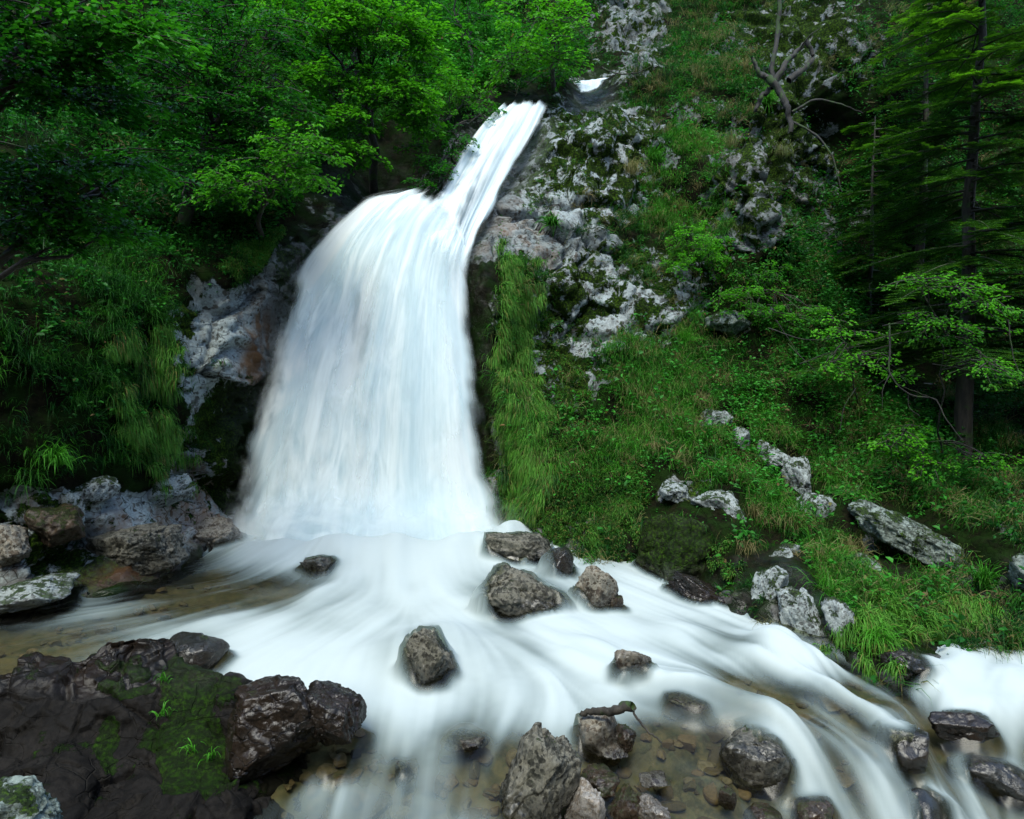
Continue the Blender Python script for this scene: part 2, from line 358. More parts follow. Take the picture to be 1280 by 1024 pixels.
# shaded clefts in the rock (photo row/column of each opening, depth in metres)
CLEFT = [(1042,140,22,60,-32,.9),(975,215,14,50,-10,.6),(930,160,50,10,-5,.35),(505,200,60,45,0,.9),(530,245,24,14,-20,.25),(655,290,1,1,0,0),(690,262,70,5,6,.25),(300,610,30,14,30,.35),(820,705,60,30,10,.35),(770,300,3,3,0,0),(30,640,3,3,0,0),(115,665,40,8,10,.2),(1150,450,60,50,0,.8)]
disp -= sum(val * blobs(u + 6 * warp, v + 8 * warp, [(a, b, c, d, r, 1.)]) for a, b, c, d, r, val in CLEFT)
H = H + Hn * disp[..., None]
Hn = -normals(H); Hn = np.where(Hn[..., 1:2] > .35, -Hn, Hn)
hill = mesh('hillside', H.reshape(-1, 3), gridf(NX, NZ)[:, ::-1], M_hill, attrs={'rock': a_rock, 'moss': a_moss, 'wet': a_wet, 'brown': a_brown, 'lich': blobs(u, v, [(720,210,110,110,0,1),(760,390,120,80,0,1),(280,450,110,110,0,1),(150,650,200,60,0,1)], .22)})
tag(hill, 'steep gorge side of rock, moss and dark soil', kind='structure')
HU, HV = pix(H)
def on_hill(px, py, out=0.):
    """point of the hillside seen at a photo position, moved out along its normal"""
    d = (HU - px) ** 2 + (HV - py) ** 2 + 0 * H[..., 1]
    d = d + np.where(d < 60, 0, 1e6); m = d < 1e6
    if not m.any(): k = np.unravel_index(((HU - px) ** 2 + (HV - py) ** 2).argmin(), HU.shape)
    else: k = np.unravel_index(np.where(m, H[..., 1], 1e9).argmin(), HU.shape)
    return H[k] + Hn[k] * out, Hn[k], k

# the other side of the gorge, behind the viewpoint, and the tops that shade the sides
def far_side():
    a = np.linspace(-34, 34, 60); b = np.linspace(0, 1, 30); A, B = np.meshgrid(a, b)
    y = -3.2 - 7 * B - .02 * A ** 2 * 0; z = -1.6 + 15 * B + .6 * np.sin(A * .7) + .4 * np.sin(A * 1.9 + B * 9)
    y = np.where(np.abs(A) > 16, y + (np.abs(A) - 16) * .8, y)
    return mesh('gorge_bank', np.stack([A, y, z], -1).reshape(-1, 3), gridf(60, 30), M_hill, attrs={'rock': np.full(1800, .2), 'moss': np.full(1800, .6), 'wet': np.zeros(1800), 'brown': np.zeros(1800)})
tag(far_side(), 'dark wooded bank of the gorge behind the viewpoint', kind='structure')

# ================================================================== WATER
WC = [(290,700,0.02),(450,690,.05),(600,680,.05),(0,790,0),(150,760,0),(250,740,0),(-200,900,-.02),(-400,860,0),(400,790,-.01),(330,850,-.06),(470,760,.01),(530,780,.02),(530,870,-.12),(470,880,-.1),(640,760,0),(640,860,-.09),(600,920,-.18),(600,1015,-.34),
 (480,960,-.25),(400,1015,-.34),(250,1010,-.34),(300,980,-.3),(750,770,-.03),(700,720,.04),(830,760,-.05),(900,790,-.12),(900,830,-.17),(760,860,-.14),(700,900,-.2),(850,900,-.21),(820,960,-.33),(800,1015,-.38),(700,980,-.34),(900,1010,-.42),
 (960,830,-.2),(1000,870,-.27),(1080,850,-.28),(1130,870,-.33),(950,960,-.4),(1000,940,-.34),(1060,930,-.36),(1050,1000,-.55),(1130,920,-.4),(1130,980,-.6),(1190,860,-.36),(1280,830,-.3),(1220,930,-.55),(1280,900,-.42),(1280,1000,-.8),(1200,1010,-.78),(1180,960,-.66),
 (1280,775,-.34),(1500,780,-.36),(1160,800,-.32),(1500,860,-.38),(1500,1000,-.85),(1000,1200,-.9),(600,1200,-.6),(1400,1300,-1.1),(300,1200,-.5)]
wc = np.array(WC); wp = PZ(wc[:, 0], wc[:, 1], wc[:, 2])
WX, WY = np.meshgrid(np.linspace(-6.6, 7.6, 640), np.linspace(2.3, 9.9, 400))
q = np.stack([WX.ravel(), WY.ravel()], -1)
WZ = rbf(wp[:, :2], wc[:, 2], q, 2e-3).reshape(WX.shape); WZ = np.clip(WZ, -1.3, .12)
_b = PZ(np.array([262., 330, 400, 460, 545, 635, 680]), np.array([690., 700, 706, 708, 706, 688, 676]), 0.); _yb = np.interp(WX, _b[:, 0], _b[:, 1]); _in = sstep(_b[0, 0] - .1, _b[0, 0] + 1.3, WX) * sstep(_b[-1, 0] + .2, _b[-1, 0] - .5, WX)
WZ = WZ + _in * np.exp(-((WY - _yb - .12) / np.where(WY < _yb + .12, .62, .35)) ** 2) * (.24 + .05 * np.sin(WX * 4.1 + 2) + .03 * np.sin(WX * 9.3 + 1))
WZ0 = WZ.copy()
# boulders that the water runs over raise it: column,row, z there, radius m, height m
HUMP = [(500,815,.0,.34,.10),(545,800,0,.3,.10),(930,900,-.2,.42,.12),(1135,905,-.38,.22,.10),(1150,985,-.6,.36,.12),(1255,950,-.5,.35,.1),(640,735,0,.4,.08),(400,700,0,.28,.05),(950,820,-.2,.3,.10),(860,790,-.1,.35,.05),(1215,850,-.35,.3,.05),(1020,880,-.3,.25,.08),(870,860,-.15,.4,.05),(1080,960,-.4,.3,.08),(650,800,0,.4,.04),(560,940,-.2,.3,.05),(420,880,-.08,.25,.05)]
for a, b, z, r_, h_ in HUMP:
    c = PZ(a, b, z); WZ = WZ + h_ * np.exp(-((WX - c[0]) ** 2 + ((WY - c[1]) * 1.2) ** 2) / r_ ** 2)
FL = [(450,690,0,1),(350,700,-1,.35),(200,750,-1,.18),(50,790,-1,.2),(-200,850,-1,.1),(500,740,.1,1),(400,790,-.7,.4),(330,780,-1,.3),(620,780,.8,.5),(700,830,1,.4),(850,790,1,.3),(950,850,1,.5),(1000,820,1,.5),(1100,900,1,.45),(1200,960,1,.7),(1270,860,-.5,1),(560,870,0,1),(480,920,-.2,1),(420,980,-.5,1),(620,930,-.6,.8),(700,890,-.8,.5),
 (760,870,.9,.2),(800,880,1,.2),(870,950,1,.3),(1000,980,1,.7),(1050,900,1,.25),(650,700,.6,.6),(760,770,1,.3),(530,960,-.2,1),(1120,940,.8,1),(900,880,1,.1),(820,990,.8,.4)]
fl = np.array(FL, float); fp = PZ(fl[:, 0], fl[:, 1], -.15); f2p = PZ(fl[:, 0] + fl[:, 2] * 12, fl[:, 1] + fl[:, 3] * 12, -.15); fd = nrm((f2p - fp)[:, :2])
flow = nrm(kreg(fp[:, :2], fd, q, .45)).reshape(WX.shape + (2,))
def lic(shape_xy, flow_, steps, ds, sc, seed):
    """noise dragged along the current, so that it reads as streaks"""
    acc = 0; tot = 0
    for sg in (1, -1):
        p = shape_xy.copy(); 
        for k in range(steps):
            n = np.stack([p[..., 0] * sc, p[..., 1] * sc, np.zeros(p.shape[:-1])], -1)
            wgt = math.cos(k / steps * math.pi / 2) ** 2; acc = acc + wgt * vnoise(n, seed); tot += wgt
            xi = np.clip(((p[..., 0] - WX[0, 0]) / (WX[0, 1] - WX[0, 0])).astype(int), 0, WX.shape[1] - 1)
            yi = np.clip(((p[..., 1] - WY[0, 0]) / (WY[1, 0] - WY[0, 0])).astype(int), 0, WX.shape[0] - 1)
            p = p + sg * ds * flow_[yi, xi]
    return acc / tot
xy = np.stack([WX, WY], -1)
s1 = lic(xy, flow, 20, .05, 7., 1); s2 = lic(xy, flow, 18, .035, 18., 2); s3 = lic(xy, flow, 14, .09, 2.6, 3)
s1 /= s1.std(); s2 /= s2.std(); s3 /= s3.std()
FO = [(450,690,1),(560,690,1),(350,690,.95),(300,700,.8),(620,700,.9),(250,718,.22),(180,742,.12),(330,728,.3),(270,748,.12),(400,735,.75),(120,745,.72),(150,752,.5),(60,775,.2),(60,800,.10),(110,790,.22),(200,772,.5),(300,775,.92),(0,790,.08),(20,830,.06),(100,810,.14),(200,800,.5),(400,840,1),(470,870,.95),(430,950,.42),(400,1000,.34),(500,1000,.5),(560,960,.7),(600,1000,.6),(520,930,.8),(330,1000,.22),(330,930,.3),
 (640,860,.95),(700,890,.8),(650,900,.75),(700,940,.30),(760,950,.14),(850,950,.2),(900,990,.16),(800,1000,.12),(700,1000,.15),(850,915,.35),(880,880,.6),(820,845,.85),(930,800,.82),(1000,820,.7),(900,755,.92),(820,770,.95),(760,800,1),(680,780,1),(560,760,1),(500,780,.95),(600,840,.95),(1080,850,.6),(1050,870,.7),(1120,868,.6),(1050,900,.7),(1000,900,.75),(1150,940,.5),(1100,985,.65),(1230,850,.9),(1280,845,.92),(1290,900,.75),(1000,985,.75),(1230,1000,.65),
 (940,915,.08),(900,905,.18),(960,900,.2),(925,940,.08),(960,940,.12),(1180,850,.75),(1200,960,.35),(950,970,.06),(1150,985,.35),(1250,955,.25),(1130,905,.45),(860,990,.05),(1040,950,.7),(640,740,.5),(700,745,.7),(540,820,.6),(720,860,.85),(760,890,.6),(1000,1015,.5),(450,1015,.42),(1300,960,.7),(620,955,.45),(470,930,.75)]
fo = np.array(FO); UW, VW = pix(np.stack([WX, WY, WZ0], -1))
sx = 1.0
foam = kreg(fo[:, :2] * [1, 1.5], fo[:, 2], np.stack([UW.ravel(), VW.ravel() * 1.5], -1), 38).reshape(WX.shape)
def smooth2(a, k):
    for _ in range(k):
        a = (a + np.roll(a, 1, 0) + np.roll(a, -1, 0) + np.roll(a, 1, 1) + np.roll(a, -1, 1)) / 5
    return a
foam = smooth2(foam, 90)
s4 = lic(xy, flow, 16, .06, 1.7, 14); s4 /= s4.std(); s5 = lic(xy, flow, 8, .04, 4.2, 15); s5 /= s5.std()
RAP = smooth2(blobs(UW, VW, [(1120,920,250,120,20,1.2),(1250,860,70,50,0,.8),(900,900,140,70,10,.8),(680,850,200,60,0,.45),(560,770,200,50,0,.28),(520,950,160,70,0,.7),(950,810,120,40,20,.6),(300,740,160,30,-8,.5)]), 20)
foam = foam + RAP * (.25 * s4 + .16 * s5 + .07 * s1 + .04 * s2) * sstep(.02, .3, foam) - .17 * RAP
foam = np.clip(foam + (.09 * s3 + .06 * s1 + .03 * s2) * (1.1 - .85 * foam) * sstep(.02, .25, foam), 0, 1)
WZ = WZ + (.012 * s3 + .005 * s1) * foam + .002 * s2 + RAP * (.06 * s4 + .034 * s5 + .006 * s1) * (.3 + foam)
ks = np.array([H[:, i, 1][np.argmin(np.abs(H[:, i, 2] - .0))] for i in range(NX)]); hx0 = np.array([H[:, i, 0][np.argmin(np.abs(H[:, i, 2] - .0))] for i in range(NX)])
o_ = np.argsort(hx0); shore = np.interp(WX, hx0[o_], ks[o_])
k2 = np.array([H[:, i, 1][np.argmin(np.abs(H[:, i, 2] + .4))] for i in range(NX)]); shore2 = np.interp(WX, hx0[o_], k2[o_])
shore = np.where(WX > 1.2, shore * np.clip(1 - (WX - 1.2) / 2, 0, 1) + shore2 * np.clip((WX - 1.2) / 2, 0, 1), shore)
WZ = WZ - 1.5 * np.clip(WY - shore - .12, 0, .8)
W = np.stack([WX, WY, WZ], -1)
def water_z(x, y):
    xi = int(np.clip((x - WX[0, 0]) / (WX[0, 1] - WX[0, 0]), 0, WX.shape[1] - 1)); yi = int(np.clip((y - WY[0, 0]) / (WY[1, 0] - WY[0, 0]), 0, WX.shape[0] - 1))
    return WZ[yi, xi]
def water_mat():
    t = NT('stream_water'); a = t.attr('foam'); s = t.attr('streak')
    lw = t.math('MULTIPLY', t.n('Fresnel', {'IOR': 1.33}), .7)
    tint = C(.66, .68, .55)
    clear = t.n('MixShader', {0: lw, 1: t.n('BsdfTransparent', {0: tint}), 2: t.n('BsdfGlossy', {0: C(1, 1, 1), 'Roughness': .28})})
    wc_ = t.mix(t.ramp(a, .35, .95), C(.33, .42, .42), C(.545, .62, .615))
    wh = t.n('MixShader', {0: .3, 1: t.n('BsdfDiffuse', {0: wc_}), 2: t.n('BsdfTranslucent', {0: wc_})})
    f = t.ramp(a, .03, .98)
    t.set(t.out.inputs[0], t.n('MixShader', {0: f, 1: clear, 2: wh})); return t.m
M_water = water_mat()

# stream bed
BX, BY = np.meshgrid(np.linspace(-8, 10, 420), np.linspace(-2.5, 11.5, 330)); qb = np.stack([BX.ravel(), BY.ravel()], -1)
BZ = rbf(wp[:, :2], wc[:, 2], qb, 2e-3).reshape(BX.shape); BZ = np.clip(BZ, -1.3, .05)
Bp = np.stack([BX, BY, 0 * BX], -1); fb, cb = facet(Bp, 3.4, 21, .6); fb2, cb2 = facet(Bp, 9, 22, .6)
BZ = BZ - .17 + .07 * fbm(Bp, 1.2, 4, 90) + .07 * sstep(0, .35, cb) * (fb + .6) * .7 + .03 * sstep(0, .3, cb2) * (fb2 + .6)
def bed_mat():
    t = NT('stream_bed'); pos = t.pos(); c1_ = t.n('TexVoronoi', {'Scale': 4.5, 'Vector': pos}).outputs[1]; c2_ = t.n('TexVoronoi', {'Scale': 16., 'Vector': pos}).outputs[1]
    r1 = t.n('SeparateColor', {0: c1_}).outputs[0]; r2 = t.n('SeparateColor', {0: c2_}).outputs[1]; n = t.noise(12, 8, .7)
    col = t.mix(r1, C(.035, .033, .025), C(.13, .105, .07)); col = t.mix(t.math('MULTIPLY', r2, .6), col, C(.07, .085, .055))
    col = t.mix(t.ramp(n, .35, .7, 0, .8), col, C(.17, .135, .08)); col = t.mix(t.ramp(t.noise(2.5), .5, .7, 0, .6), col, C(.03, .035, .02))
    t.set(t.out.inputs[0], t.n('BsdfPrincipled', {'Base Color': col, 'Roughness': .8, 'Specular IOR Level': .1})); return t.m
bed = mesh('stream_bed', np.stack([BX, BY, BZ], -1).reshape(-1, 3), gridf(420, 330), bed_mat())
tag(bed, 'stony brown bed of the stream', kind='structure')

# ------------------------------------------------------------------ waterfall
def fall_mat(name, sc=1., thin=False):
    t = NT(name); uu, vv, al = t.attr('fu'), t.attr('fv'), t.attr('alpha')
    vec = t.n('CombineXYZ', {0: t.math('MULTIPLY', uu, 30 * sc), 1: t.math('MULTIPLY', vv, 2.2), 2: 3. if thin else 0.})
    n1 = t.n('TexNoise', {'Vector': vec, 'Scale': 1., 'Detail': 4, 'Roughness': .6, 'Distortion': .25}).outputs[0]
    vec2 = t.n('CombineXYZ', {0: t.math('MULTIPLY', uu, 8 * sc), 1: t.math('MULTIPLY', vv, 1.5), 2: 9.})
    n2 = t.n('TexNoise', {'Vector': vec2, 'Scale': 1., 'Detail': 3, 'Roughness': .55, 'Distortion': .5}).outputs[0]
    n = t.math('ADD', t.math('MULTIPLY', n1, .28), t.math('MULTIPLY', n2, .72))
    vec3 = t.n('CombineXYZ', {0: t.math('MULTIPLY', uu, 9 * sc), 1: t.math('MULTIPLY', vv, 4.5), 2: 21.})
    n3 = t.n('TexNoise', {'Vector': vec3, 'Scale': 1., 'Detail': 4, 'Roughness': .5, 'Distortion': 1.1}).outputs[0]
    side = t.ramp(uu, .25, .75, 1., .15)
    lace = t.math('MULTIPLY', t.math('SUBTRACT', n3, .5), t.math('MULTIPLY_ADD', side, 1.0, .2))
    f = t.ramp(t.math('ADD', t.math('ADD', al, lace), t.math('MULTIPLY_ADD', n, .75, -.4)), .05, .95 if not thin else 1.2)
    col = t.mix(t.ramp(t.math('ADD', n, lace), .32, .66), C(.66, .80, .84), C(.89, .955, .95))
    wh = t.n('MixShader', {0: .35, 1: t.n('BsdfDiffuse', {0: col}), 2: t.n('BsdfTranslucent', {0: col})})
    t.set(t.out.inputs[0], t.n('MixShader', {0: f, 1: t.n('BsdfTransparent'), 2: wh})); return t.m
def catmull(pts, n):
    pts = np.asarray(pts, float); d = np.r_[0, np.cumsum(np.linalg.norm(np.diff(pts, axis=0), axis=1))]; d /= d[-1]
    t = np.linspace(0, 1, n); m = np.gradient(pts, d, axis=0); k = np.clip(np.searchsorted(d, t, 'right') - 1, 0, len(d) - 2)
    h = (d[k + 1] - d[k])[:, None]; s = ((t - d[k]) / (d[k + 1] - d[k]))[:, None]
    return pts[k] * (2 * s ** 3 - 3 * s ** 2 + 1) + m[k] * h * (s ** 3 - 2 * s ** 2 + s) + pts[k + 1] * (-2 * s ** 3 + 3 * s ** 2) + m[k + 1] * h * (s ** 3 - s ** 2)
def water_sheet(name, lines, us, thinmap, mat, parent, nu=150, nv=200, off=0., edge=.05, ends=(.0, .0), base=1., wig=.03, seed=0, bul=.0):
    Ls = np.stack([catmull([P(*p) for p in L], nv) for L in lines])         # (k, nv, 3)
    uu = np.linspace(0, 1, nu); G = np.empty((nv, nu, 3))
    for j in range(nv):
        G[j] = catmull_u(Ls[:, j], us, uu)
    vv = np.linspace(0, 1, nv); U, V_ = np.meshgrid(uu, vv)
    n = normals(G); n = np.where(n[..., 1:2] > 0, -n, n)
    st_ = np.stack([U * 22, V_ * 1.6, 0 * U + seed], -1); st2 = np.stack([U * 60, V_ * 2.2, 0 * U + seed + 5], -1)
    G = G + n * (off + bul * np.sin(np.pi * U)[...] + wig * vnoise(st_ * [.5, 1, 1], seed) + wig * .08 * vnoise(st2, seed + 1))[..., None]
    pu, pv = pix(G)
    al = base - blobs(pu, pv, thinmap)
    e = np.minimum(U, 1 - U); al = al * sstep(0, edge, e + edge * .28 * fbm(np.stack([np.round(U) * 3, V_ * 7, 0 * U + seed], -1), 1., 3, seed + 2)) * sstep(0, .045, e)
    if ends[0]: al = al * sstep(0, ends[0], V_)
    if ends[1]: al = al * sstep(0, ends[1], 1 - V_)
    return mesh(name, G.reshape(-1, 3), gridf(nu, nv), mat, parent, attrs={'fu': U, 'fv': V_, 'alpha': al})
def catmull_u(p, us, uu):
    us = np.asarray(us, float); m = np.gradient(p, us, axis=0); k = np.clip(np.searchsorted(us, uu, 'right') - 1, 0, len(us) - 2)
    h = (us[k + 1] - us[k])[:, None]; s = ((uu - us[k]) / (us[k + 1] - us[k]))[:, None]
    return p[k] * (2 * s ** 3 - 3 * s ** 2 + 1) + m[k] * h * (s ** 3 - 2 * s ** 2 + s) + p[k + 1] * (-2 * s ** 3 + 3 * s ** 2) + m[k + 1] * h * (s ** 3 - s ** 2)
CURT = [
 [(522,238,10.3),(464,243,10.2),(412,280,10.1),(370,330,9.95),(338,400,9.75),(314,480,9.6),(292,560,9.45),(276,625,9.3),(262,695,9.15)],
 [(534,240,10.25),(500,256,10.1),(462,300,9.95),(434,380,9.75),(413,460,9.55),(395,540,9.35),(380,620,9.15),(370,705,8.95)],
 [(549,247,10.2),(522,276,10.05),(502,325,9.85),(487,400,9.6),(476,480,9.4),(468,560,9.25),(462,630,9.1),(456,712,8.85)],
 [(570,262,10.3),(551,308,10.05),(543,350,9.85),(540,420,9.6),(540,490,9.4),(541,560,9.25),(543,630,9.1),(545,708,8.9)],
 [(590,312,10.2),(587,340,10.05),(592,380,9.9),(600,435,9.7),(610,495,9.5),(622,555,9.35),(640,615,9.2),(662,685,9.05)]]
CU = [0, .25, .5, .75, 1]
CTH = [(448,420,16,70,8,.55),(432,440,9,60,12,.3),(452,600,10,70,2,.45),(436,620,7,50,2,.3),(400,600,7,90,6,.3),(352,600,6,70,8,.25),(330,560,14,90,10,.22),(470,640,6,60,0,.3),(455,520,10,40,0,.3)]
CHUTE = [
 [(628,134,13.25),(598,160,12.6),(573,193,11.95),(554,230,11.35),(530,256,10.6),(520,300,9.8),(500,350,9.5)],
 [(645,134,13.25),(618,168,12.55),(597,205,11.95),(577,240,11.3),(560,276,10.5),(543,325,9.65),(530,385,9.35)],
 [(668,132,13.2),(645,172,12.5),(620,215,11.85),(599,255,11.25),(580,292,10.5),(565,340,9.65),(556,400,9.35)],
 [(690,128,13.15),(668,175,12.45),(644,220,11.8),(620,262,11.2),(598,300,10.55),(588,348,9.75),(588,410,9.4)]]
CHTH = [(588,250,10,62,31,.42),(612,208,9,40,31,.30),(640,165,7,26,35,.2),(572,215,5,30,30,.1)]
wf = empty('waterfall', tuple(P(460, 690, 9.3)), 'tall white waterfall fanning out over the cliff into the pool', 'waterfall')
MF, MF2 = fall_mat('falling_water'), fall_mat('falling_water_veil', 1.4, True)
wl = tuple(wf.location)
def under(o): 
    o.parent = wf; o.location = -Vector(wl); return o
under(water_sheet('curtain', CURT, CU, CTH, MF, None, 260, 220, 0, .13, (.07, .06), 1.22, .035, 1, .1))
under(water_sheet('veil', CURT, CU, [(a, b, c * 1.2, d * 1.1, e, f * .8) for a, b, c, d, e, f in CTH], MF2, None, 220, 160, .04, .24, (.10, .05), .72, .03, 4, .12))
under(water_sheet('chute', CHUTE, [0, .33, .67, 1], CHTH, MF, None, 120, 160, .04, .14, (.05, .38), .98, .06, 7, .06))
SPL = [[(300,560,9.35),(285,620,9.15),(262,668,8.95),(225,712,8.6)],[(380,560,9.2),(370,625,9.0),(350,680,8.75),(330,735,8.25)],[(465,560,9.1),(462,630,8.95),(460,690,8.7),(455,750,8.1)],[(545,560,9.15),(550,630,8.95),(560,690,8.7),(575,745,8.15)],[(610,570,9.3),(630,630,9.05),(655,672,8.8),(690,705,8.5)]]
under(water_sheet('splash', SPL, CU, [], MF2, None, 120, 80, .05, .30, (.75, .3), .95, .04, 12, .15))
under(water_sheet('upper_step', [[(714,103,14.9),(716,110,14.6),(722,122,14.2)],[(738,102,14.9),(736,109,14.6),(738,119,14.2)],[(766,98,14.9),(758,104,14.6),(750,114,14.2)]], [0, .5, 1], [], MF, None, 40, 30, .05, .3, (.15, .3), 1.3, .01, 9))

# spray hanging where the fall hits the pool
def mist_cloud(name, c, rad, dens):
    V, Fc = ico_(3); t = NT('spray_mist'); t.t.nodes.remove(t.out); t.out = t.t.nodes.new('ShaderNodeOutputMaterial')
    co = t.n('TexCoord').outputs['Object']; r_ = t.n('VectorMath', {0: t.mapv(co, tuple(1 / a for a in rad))}, operation='LENGTH').outputs['Value']
    d = t.math('MULTIPLY', t.ramp(r_, .1, 1., 1., 0.), t.ramp(t.n('TexNoise', {'Vector': co, 'Scale': 2.4, 'Detail': 2}).outputs[0], .3, .65))
    pv = t.n('VolumePrincipled', {'Color': C(.93, .97, .98), 'Density': t.math('MULTIPLY', d, dens), 'Anisotropy': 0.})
    t.set(t.out.inputs['Volume'], pv)
    o = mesh(name, V * np.array(rad) * 1.02 + c, Fc, t.m, loc=c); return tag(o, kind='stuff')
def ico_(sub):
    import bmesh
    bm = bmesh.new(); bmesh.ops.create_icosphere(bm, subdivisions=sub, radius=1)
    V = np.array([v.co[:] for v in bm.verts]); Fc = np.array([[v.index for v in f.verts] for f in bm.faces]); bm.free(); return V, Fc
mist_cloud('mist', P(462, 668, 8.75), (2.3, .85, .70), 2.2)

# ================================================================== BOULDERS AND STONES
M_wetrock = rock_mat('dark_wet_rock', light=(.026, .019, .014), mid=(.007, .0055, .0045), dark=(.006, .005, .004), lichen=(.075, .066, .06), lich=.12, moss=.3, brown=.12, wet=.8)
M_mossrock = rock_mat('mossy_boulder', light=(.12, .12, .10), mid=(.05, .05, .04), lich=.1, moss=1.9, brown=.2, wet=.1, mossc=(.012, .034, .002))
M_grey = rock_mat('mottled_grey_stone', light=(.105, .104, .082), mid=(.026, .027, .021), dark=(.008, .009, .007), lichen=(.24, .23, .18), lich=.5, moss=.35, brown=.04, wet=.35, scale=1.8)
M_tan = rock_mat('tan_stone', light=(.19, .16, .12), mid=(.06, .048, .036), dark=(.014, .012, .01), lichen=(.33, .31, .25), lich=.5, moss=.25, brown=.06, wet=.2, scale=2.)
M_smooth = rock_mat('smooth_dark_stone', light=(.05, .055, .05), mid=(.022, .026, .024), lichen=(.09, .1, .09), lich=.05, moss=.3, wet=.9, brown=.15, scale=1.6)
M_lich = rock_mat('lichen_covered_rock', light=(.22, .24, .235), mid=(.06, .065, .063), lichen=(.34, .385, .37), lich=.9, moss=.6, scale=2.)
M_slate = rock_mat('grey_green_slab', light=(.16, .19, .165), mid=(.07, .09, .075), lichen=(.28, .34, .30), lich=.5, moss=.6, scale=1.4)
M_rust = rock_mat('rusty_stone', light=(.085, .058, .036), mid=(.028, .018, .011), dark=(.008, .006, .005), lichen=(.16, .14, .10), lich=.4, moss=.6, brown=.3, wet=.5, scale=2.4)
M_pale = rock_mat('pale_speckled_stone', light=(.42, .38, .32), mid=(.22, .19, .15), lichen=(.5, .48, .43), lich=.6, moss=.02, brown=.2, wet=.2, scale=3.)
def ico(sub):
    import bmesh
    bm = bmesh.new(); bmesh.ops.create_icosphere(bm, subdivisions=sub, radius=1)
    V = np.array([v.co[:] for v in bm.verts]); Fc = np.array([[v.index for v in f.verts] for f in bm.faces]); bm.free(); return V, Fc
ICO = {k: ico(k) for k in (4, 5, 6)}
def rock_shape(seed, sub=5, nplanes=13, soft=.02, rough=.05):
    r = np.random.default_rng(seed); D, Fc = ICO[sub]
    N = nrm(r.normal(size=(nplanes, 3))); N = np.vstack([N, nrm(np.array([[.1, 0, 1.], [0, .1, -1.]]))]); dist = r.uniform(.62, .98, len(N))
    c = D @ N.T; t = np.where(c > .08, dist[None] / np.maximum(c, .08), 9.)
    rr = -soft * np.log(np.exp(-np.minimum(t, 6) / soft).sum(1)); rr = np.minimum(rr, 1.25)
    V = D * rr[:, None]
    f_, c_ = facet(V + seed, 2.2, seed); g_, d_ = facet(V + seed, 5., seed + 1)
    V = V + D * (rough * (2.4 * f_ + 1.0 * g_ - .35 * sstep(.06, 0, c_)) + rough * .9 * fbm(V, 3, 5, seed) + rough * .45 * fbm(V, 11, 4, seed + 4))[:, None]
    return V, Fc
ROCKS = []; RV = []
def rock(name, label, px, py, Y, wpx, hpx, seed, mat, dep=1., rot=0., tilt=0., veil=0., cat='rock', group=None, sub=5, rough=.05, nplanes=13, soft=.018, loc=None, parent=None):
    """px,py,Y: the photo position of its middle; wpx,hpx its size in the photo"""
    V, Fc = rock_shape(seed, sub, nplanes, soft, rough)
    c = P(px, py, Y) if loc is None else np.array(loc); k = Y / F
    sz = np.array([wpx * k / 2, dep * wpx * k / 2, hpx * k / 2])
    V = V / np.abs(V).max(0) * sz
    Rm = np.array(Matrix.Rotation(R(rot), 3, 'Y') @ Matrix.Rotation(R(tilt), 3, 'X'))
    V = V @ Rm.T + c
    base = c.copy(); base[2] = V[:, 2].min()
    wz = water_z(c[0], c[1]) if c[1] < 9.6 and WX[0, 0] < c[0] < WX[0, -1] else -9
    o = mesh(name, V, Fc, mat, parent, attrs={'above': V[:, 2] - wz}, loc=base)
    if parent is None: tag(o, label, cat, group)
    ROCKS.append((c, sz)); RV.append((V, veil)); return o
UWF = None
def on_water(px, py, dz=0.):
    global UWF
    if UWF is None: UWF = pix(W)
    m = (np.abs(UWF[0] - px) < 7) & (np.abs(UWF[1] - py) < 7)
    if m.any(): c = W[m]; return c[c[:, 1].argmin()]
    p = PZ(px, py, -.4); p[2] = water_z(p[0], p[1]); return PZ(px, py, p[2])
def wrock(name, label, px, py, wpx, hpx, seed, mat, up=.25, lift=0, **kw):
    kw.setdefault('group', 'stones standing in the stream')
    """stone standing in the stream: px,py its visible middle; the waterline is `up` of its height below that"""
    p = on_water(px, py + hpx * up); Y = p[1]
    return rock(name, label, px, py + hpx * .18 - lift, Y + .02, wpx, hpx * 1.5, seed, mat, **kw)

wrock('rock', 'dark wedge of rock half veiled by spray just below the falls', 398, 697, 46, 22, 11, M_grey, lift=-10, rot=-20, veil=0.9)
wrock('rock', 'broad mottled brown rock at the right foot of the waterfall', 655, 682, 100, 40, 12, M_grey, dep=.8, veil=0.5)
wrock('rock', 'smooth dark rounded stone between the mottled rock and the tan boulder', 702, 702, 52, 32, 13, M_smooth, soft=.09, rough=.02, veil=0.5)
wrock('rock', 'long slanting rock with dark top and pale spots, white water around it', 652, 742, 150, 44, 14, M_grey, rot=24, dep=.6, sub=6, lift=6, veil=0.8)
wrock('rock', 'tan angular boulder at the right edge of the pool', 746, 738, 62, 58, 15, M_tan, dep=.9, veil=0.3)
wrock('rock', 'small square brown stone against the side of the tan boulder', 768, 750, 24, 22, 16, M_rust, nplanes=7)
wrock('rock', 'mottled stone standing alone in the middle of the white water', 530, 822, 76, 74, 17, M_grey, dep=.9, sub=6, rot=12, veil=0.9)
wrock('rock', 'thin tan ridge of stone breaking the milky water', 795, 824, 66, 26, 18, M_tan, rot=24, dep=.5, lift=-3, veil=.15)
wrock('rock', 'tall slanting speckled stone with pointed tip in the bottom shallows', 664, 972, 104, 104, 19, M_grey, rot=30, dep=1.1, sub=6, rough=.045, up=.3, lift=4, veil=0.45)
wrock('rock', 'angular brown stone under the black snag', 748, 915, 62, 52, 20, M_tan, rot=-20, veil=0.3)
